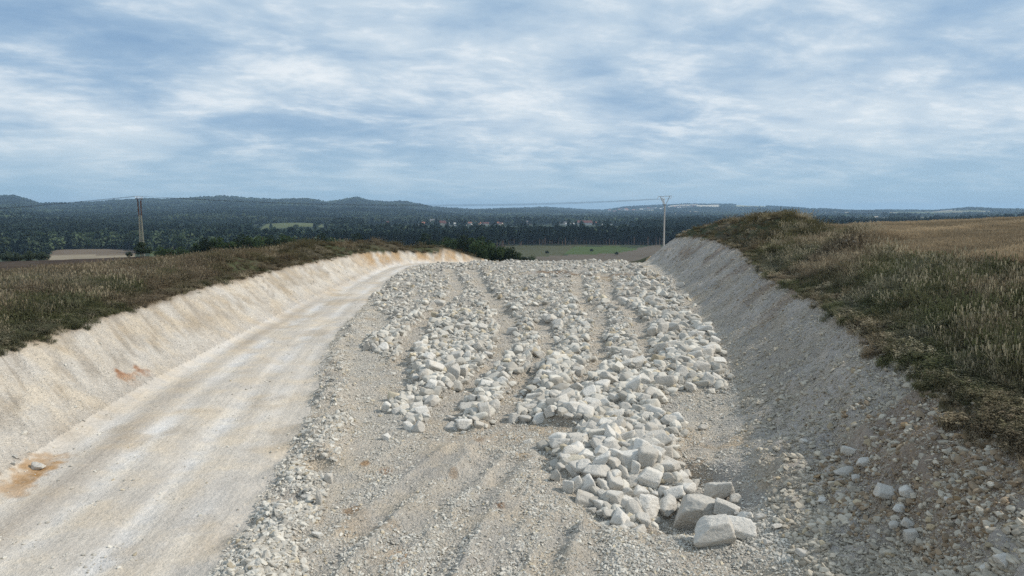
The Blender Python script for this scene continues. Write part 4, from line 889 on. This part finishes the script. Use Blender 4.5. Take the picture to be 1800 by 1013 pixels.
con = fbm(x/330, y/330, 241, 3)+.3*RNG.normal(size=n) > np.where(np.hypot(x, y) < 1500, -.25, .12)
c = np.where(con[:, None], C3(.024, .038, .027), C3(.042, .058, .030))*(1+.45*fbm(x/260, y/260, 243, 3)[:, None])*RNG.uniform(.75, 1.25, (n, 1))
lt = sstep(.0, .4, fbm(x/600, y/260, 245, 3))*(np.hypot(x, y) > 1300); c = c*(1.2+.8*lt[:, None]*C3(1.05, 1.0, .8)[None])
pk = np.where(con, RNG.integers(0, 2, n), RNG.integers(2, 4, n))
scatter('woodland', np.stack([x, y, z-.5], 1), np.stack([np.zeros(n), np.zeros(n), RNG.uniform(0, 6.28, n)], 1), np.stack([hh*ww*np.where(con, 1.0, .85), hh*ww*np.where(con, 1., .85), hh*np.where(con, 1.05, .85)*np.minimum(1.15, 1)], 1), pk, c, WOOD, 'dark mixed woodland covering the valley and the far hills', 'wood'); print('woodland', n)

# ------------------------------------------------------------------ village in the valley
def house_meshes(w_, d_, h_, rh, wallm, roofm):
    V = [(-w_/2, -d_/2, -1.5), (w_/2, -d_/2, -1.5), (w_/2, d_/2, -1.5), (-w_/2, d_/2, -1.5), (-w_/2, -d_/2, h_), (w_/2, -d_/2, h_), (w_/2, d_/2, h_), (-w_/2, d_/2, h_), (-w_/2, 0, h_+rh-.1), (w_/2, 0, h_+rh-.1)]
    me = bpy.data.meshes.new('wall'); me.from_pydata(V, [], [(0, 1, 5, 4), (2, 3, 7, 6), (1, 2, 6, 9, 5), (3, 0, 4, 8, 7), (0, 3, 2, 1)]); me.materials.append(M[wallm])
    e = .5; t = .25; k = rh/(d_/2); RV = []
    for s_ in (-1, 1):
        RV += [(-w_/2-e, s_*(d_/2+e), h_-k*e), (w_/2+e, s_*(d_/2+e), h_-k*e), (w_/2+e, 0, h_+rh), (-w_/2-e, 0, h_+rh)]
        RV += [(a, b, c_+t) for a, b, c_ in RV[-4:]]
    RF = []
    for b in (0, 8): RF += [(b, b+1, b+2, b+3), (b+4, b+7, b+6, b+5), (b, b+4, b+5, b+1), (b+1, b+5, b+6, b+2), (b+3, b+2, b+6, b+7), (b, b+3, b+7, b+4)]
    mr = bpy.data.meshes.new('roof'); mr.from_pydata(RV, [], RF); mr.materials.append(M[roofm])
    V, Fc = [], []
    nwin = max(2, int(w_/3))
    for i in range(nwin):
        xx = -w_/2+(i+.5)*w_/nwin; b = len(V)
        for yy in (-d_/2-.04, -d_/2+.02): V += [(xx-.55, yy, 1.0), (xx+.55, yy, 1.0), (xx+.55, yy, 2.3), (xx-.55, yy, 2.3)]
        Fc += [(b, b+1, b+2, b+3), (b, b+4, b+5, b+1), (b+1, b+5, b+6, b+2), (b+2, b+6, b+7, b+3), (b+3, b+7, b+4, b)]
    mw = bpy.data.meshes.new('window'); mw.from_pydata(V, [], Fc); mw.materials.append(M['pane'])
    return me, mr, mw
def house(px, D, w_, d_, h_, rh, wm, rm, rz, label, group=None, name='house'):
    p = on_ground(px, D); o = empty(name, p, rz); a, b, c_ = house_meshes(w_, d_, h_, rh, wm, rm)
    link('wall', a, o); link('roof', b, o); tag(o, label, 'house' if name == 'house' else 'building', group); return o
DV = 1600
house(764, DV, 20, 12, 9, 6, 'wall', 'roof_g', .15, 'big white gabled building among the village trees', name='village_building')
house(774, DV+30, 26, 12, 6, 5, 'wallb', 'roof_r', -.1, 'long dark red roofed building beside the white gabled one', name='village_building')
house(1027, DV+20, 34, 14, 6, 5, 'wall', 'roof_r', .05, 'wide red roofed hall on the village edge', name='village_building')
house(1003, DV, 26, 10, 4, 1.5, 'wall', 'wall', .1, 'long low white shed left of the red roofed hall', name='village_building')
house(797, DV-20, 18, 10, 5, 2, 'wall', 'wall', .2, 'long white flat roofed building in the village', name='village_building')
vh = [(684, 30), (694, 60), (700, 40), (707, 60), (742, -30), (747, 0), (739, 20), (786, 20), (808, 60), (818, 40), (826, 80), (835, 60), (842, 40), (849, 70), (855, 30), (862, 50), (868, 60), (874, 30), (880, 10), (919, 60), (927, 80), (935, 60), (988, 60), (995, 20), (1042, 40), (1048, 10), (1056, 20), (1064, 50), (1072, 30), (1090, 60), (716, 90), (728, 70), (758, 60)]
for i, (px, dd) in enumerate(vh):
    wm = random.choice(['wall', 'wall', 'wallb']); rm = random.choice(['roof_r', 'roof_g', 'roof_o', 'roof_r'])
    lab = {'wall': 'small white', 'wallb': 'small cream'}[wm]+' house with '+{'roof_r': 'dark red', 'roof_g': 'grey', 'roof_o': 'orange'}[rm]+' roof in the valley village'
    house(px, DV+dd, random.uniform(9, 13), random.uniform(8, 9), random.uniform(4, 6), random.uniform(2.5, 4), wm, rm, random.uniform(-.8, .8), lab, 'village houses')
for i in range(22):
    px = 1070+i*7+random.uniform(-3, 3); D = 5200+random.uniform(-200, 300)
    house(px, D, random.uniform(16, 30), 14, random.uniform(7, 12), 5, 'wall', random.choice(['roof_g', 'roof_o', 'wall']), random.uniform(-.5, .5), 'tiny pale house of the far town below the ridge', 'far town houses')
for px, D in ((308, 1500), (330, 1300), (349, 1250)):
    house(px, D, 12, 9, 4, 3, 'wall', 'roof_g', random.uniform(-.4, .4), 'lone white house in the wood below the left hills', 'houses in the left wood')

# ------------------------------------------------------------------ power line
def bars(name, segs, mat, parent, sq=True, n=5):
    V, Fc = [], []
    for p0, p1, r in segs: tube(V, Fc, p0, p1, r, r, n)
    return link(name, mesh_np(name, V, Fc, M[mat], False), parent)
PX, PD = 250, 150.0
pb = on_ground(PX, PD); zt = CAM_H+(370-345.5)*PD/1200; hh_ = zt-pb.z
py = empty('lattice_pylon', pb, .22); tag(py, 'narrow rusty steel lattice pylon behind the dark ploughed field', 'pylon')
w0, w1 = .42, .2
def corner(i, t):
    w_ = w0+(w1-w0)*t; return ((-1, 1, 1, -1)[i]*w_, (-1, -1, 1, 1)[i]*w_*.8, t*hh_*.86)
for i in range(4): bars('leg', [(corner(i, 0), corner(i, .80), .04)], 'paint', py)
for i in range(4):
    s_ = []; NB = 11
    for k in range(NB):
        a, b = .8*k/NB, .8*(k+1)/NB; s_ += [(corner(i, a), corner((i+1) % 4, b), .025), (corner((i+1) % 4, a), corner(i, b), .025), (corner(i, b), corner((i+1) % 4, b), .035)]
    bars('lattice', s_, 'paint', py)
bars('upper_mast', [(corner(i, .79), ((-1, 1, 1, -1)[i]*.3, (-1, -1, 1, 1)[i]*.24, hh_*.93), .07) for i in range(4)], 'rust', py)
bars('crossarm', [((-.42, -1.1, hh_*.955), (-.42, 1.1, hh_*.955), .08), ((.42, -1.1, hh_*.955), (.42, 1.1, hh_*.955), .08), ((-.5, -.5, hh_*.955), (.5, -.5, hh_*.955), .07), ((-.5, .5, hh_*.955), (.5, .5, hh_*.955), .07)], 'rust', py)
for s_ in (-1, 1): bars('brace', [((s_*.3, 0, hh_*.87), (s_*.45, 0, hh_*.98), .06)], 'rust', py)
LP = []
for yy in (-1.0, 0, 1.0):
    for s_ in (-1, 1):
        i_ = bars('insulator', [((s_*.45, yy, hh_*.965), (s_*.45, yy, hh_*1.0), .06)], 'porcelain', py)
    LP.append(Vector((pb.x, pb.y+yy, pb.z+hh_)))
RX, RD = 1166.5, 165.0
rb = on_ground(RX, RD); zt = CAM_H+(370-345.5)*RD/1200; hr = zt-rb.z
rp = empty('concrete_pole', rb, 0); tag(rp, 'pale concrete power pole with forked steel top behind the grassy heap', 'pole')
V, Fc = [], []; tube(V, Fc, (0, 0, -.4), (0, 0, hr-1.95), .24, .15, 12); link('pole', mesh_np('pole', V, Fc, M['concrete'], True), rp)
def arm(sx): return [((sx*.12, yy, hr-2.3), (sx*1.15, yy*1.3, hr-.05), .045) for yy in (-.14, .14)]+[((sx*(.12+1.03*t), -.14, hr-2.3+2.25*t), (sx*(.12+1.03*(t+.12)), .14, hr-2.3+2.25*(t+.12)), .028) for t in (.1, .3, .5, .7)]
bars('fork_arm', arm(1), 'steel', rp); bars('fork_arm', arm(-1), 'steel', rp)
bars('crossarm', [((-1.6, 0, hr-.12), (1.7, 0, hr+.04), .06), ((-1.6, .2, hr-.12), (1.7, .2, hr+.04), .06)], 'steel', rp)
bars('clamp', [((0, 0, hr-2.6), (0, 0, hr-1.9), .21)], 'steel', rp, n=8)
RPp = []
for xx in (-1.55, -.35, 1.6):
    bars('insulator', [((xx, -.1, hr-.15), (xx-.28, -.1, hr-.62), .07)], 'porcelain', rp, n=7); RPp.append(Vector((rb.x+xx-.3, rb.y-.1, rb.z+hr-.65)))
bars('switch_blade', [((-.9, -.15, hr-.4), (-.35, -.15, hr-1.9), .11), ((-.55, -.15, hr-.35), (-.25, -.15, hr-1.9), .11), ((-.2, -.15, hr-.5), (-.12, -.15, hr-1.8), .10)], 'porcelain', rp)
def cable(p0, p1, sag, label):
    V, Fc = [], []; n = 26; pts = []
    for i in range(n+1):
        t = i/n; q = p0.lerp(p1, t); q.z -= sag*4*t*(1-t); pts.append(q)
    for a, b in zip(pts[:-1], pts[1:]): tube(V, Fc, a, b, .022, .022, 4)
    o = link('power_cable', mesh_np('power_cable', V, Fc, M['wire'])); tag(o, label, 'cable', 'power cables')
WL = Vector((pb.x-118, pb.y-8, pb.z+hh_-7.5))
for k in range(3):
    cable(LP[k], RPp[k], 1.65+.15*k, 'thin power cable sagging between the lattice pylon and the concrete pole')
    cable(LP[k], WL+Vector((0, k-1, 0)), 1.2, 'thin power cable running from the lattice pylon away over the left hills')
# small white marker on the grassy left bank
q = hit(660, 424); mk = empty('marker_post', q); tag(mk, 'small white marker post in the grass above the left bank', 'marker')
V, Fc = [], []; tube(V, Fc, (0, 0, -.2), (0, 0, 1.15), .04, .04, 8); link('post', mesh_np('post', V, Fc, M['paint'], True), mk)
V, Fc = [], []; tube(V, Fc, (0, 0, .85), (0, 0, 1.25), .16, .14, 10); link('cap', mesh_np('cap', V, Fc, M['white'], True), mk)

# ------------------------------------------------------------------ haze: the air over the valley
mz = bpy.data.materials.new('air'); mz.use_nodes = True; nz = NT(mz.node_tree); nz.n.clear()
ov = nz.node('ShaderNodeOutputMaterial'); pv = nz.node('ShaderNodeVolumePrincipled'); nz.put(ov.inputs['Volume'], pv.outputs[0])
pv.inputs['Color'].default_value = (.50, .74, 1.0, 1); pv.inputs['Density'].default_value = 1.05e-4; pv.inputs['Anisotropy'].default_value = .1
zmin = float(Z.min())-1.0; zmax = max(float(Z.max())+25, 40)
B = 12800.0
me = bpy.data.meshes.new('haze'); me.from_pydata([(sx*B, sy*B, zz_) for zz_ in (zmin, zmax) for sx, sy in ((-1, -1), (1, -1), (1, 1), (-1, 1))], [], [(3, 2, 1, 0), (4, 5, 6, 7), (0, 1, 5, 4), (1, 2, 6, 5), (2, 3, 7, 6), (3, 0, 4, 7)]); me.materials.append(mz)
tag(link('haze', me), 'thin blue haze in the air over the valley', 'haze', kind='stuff')
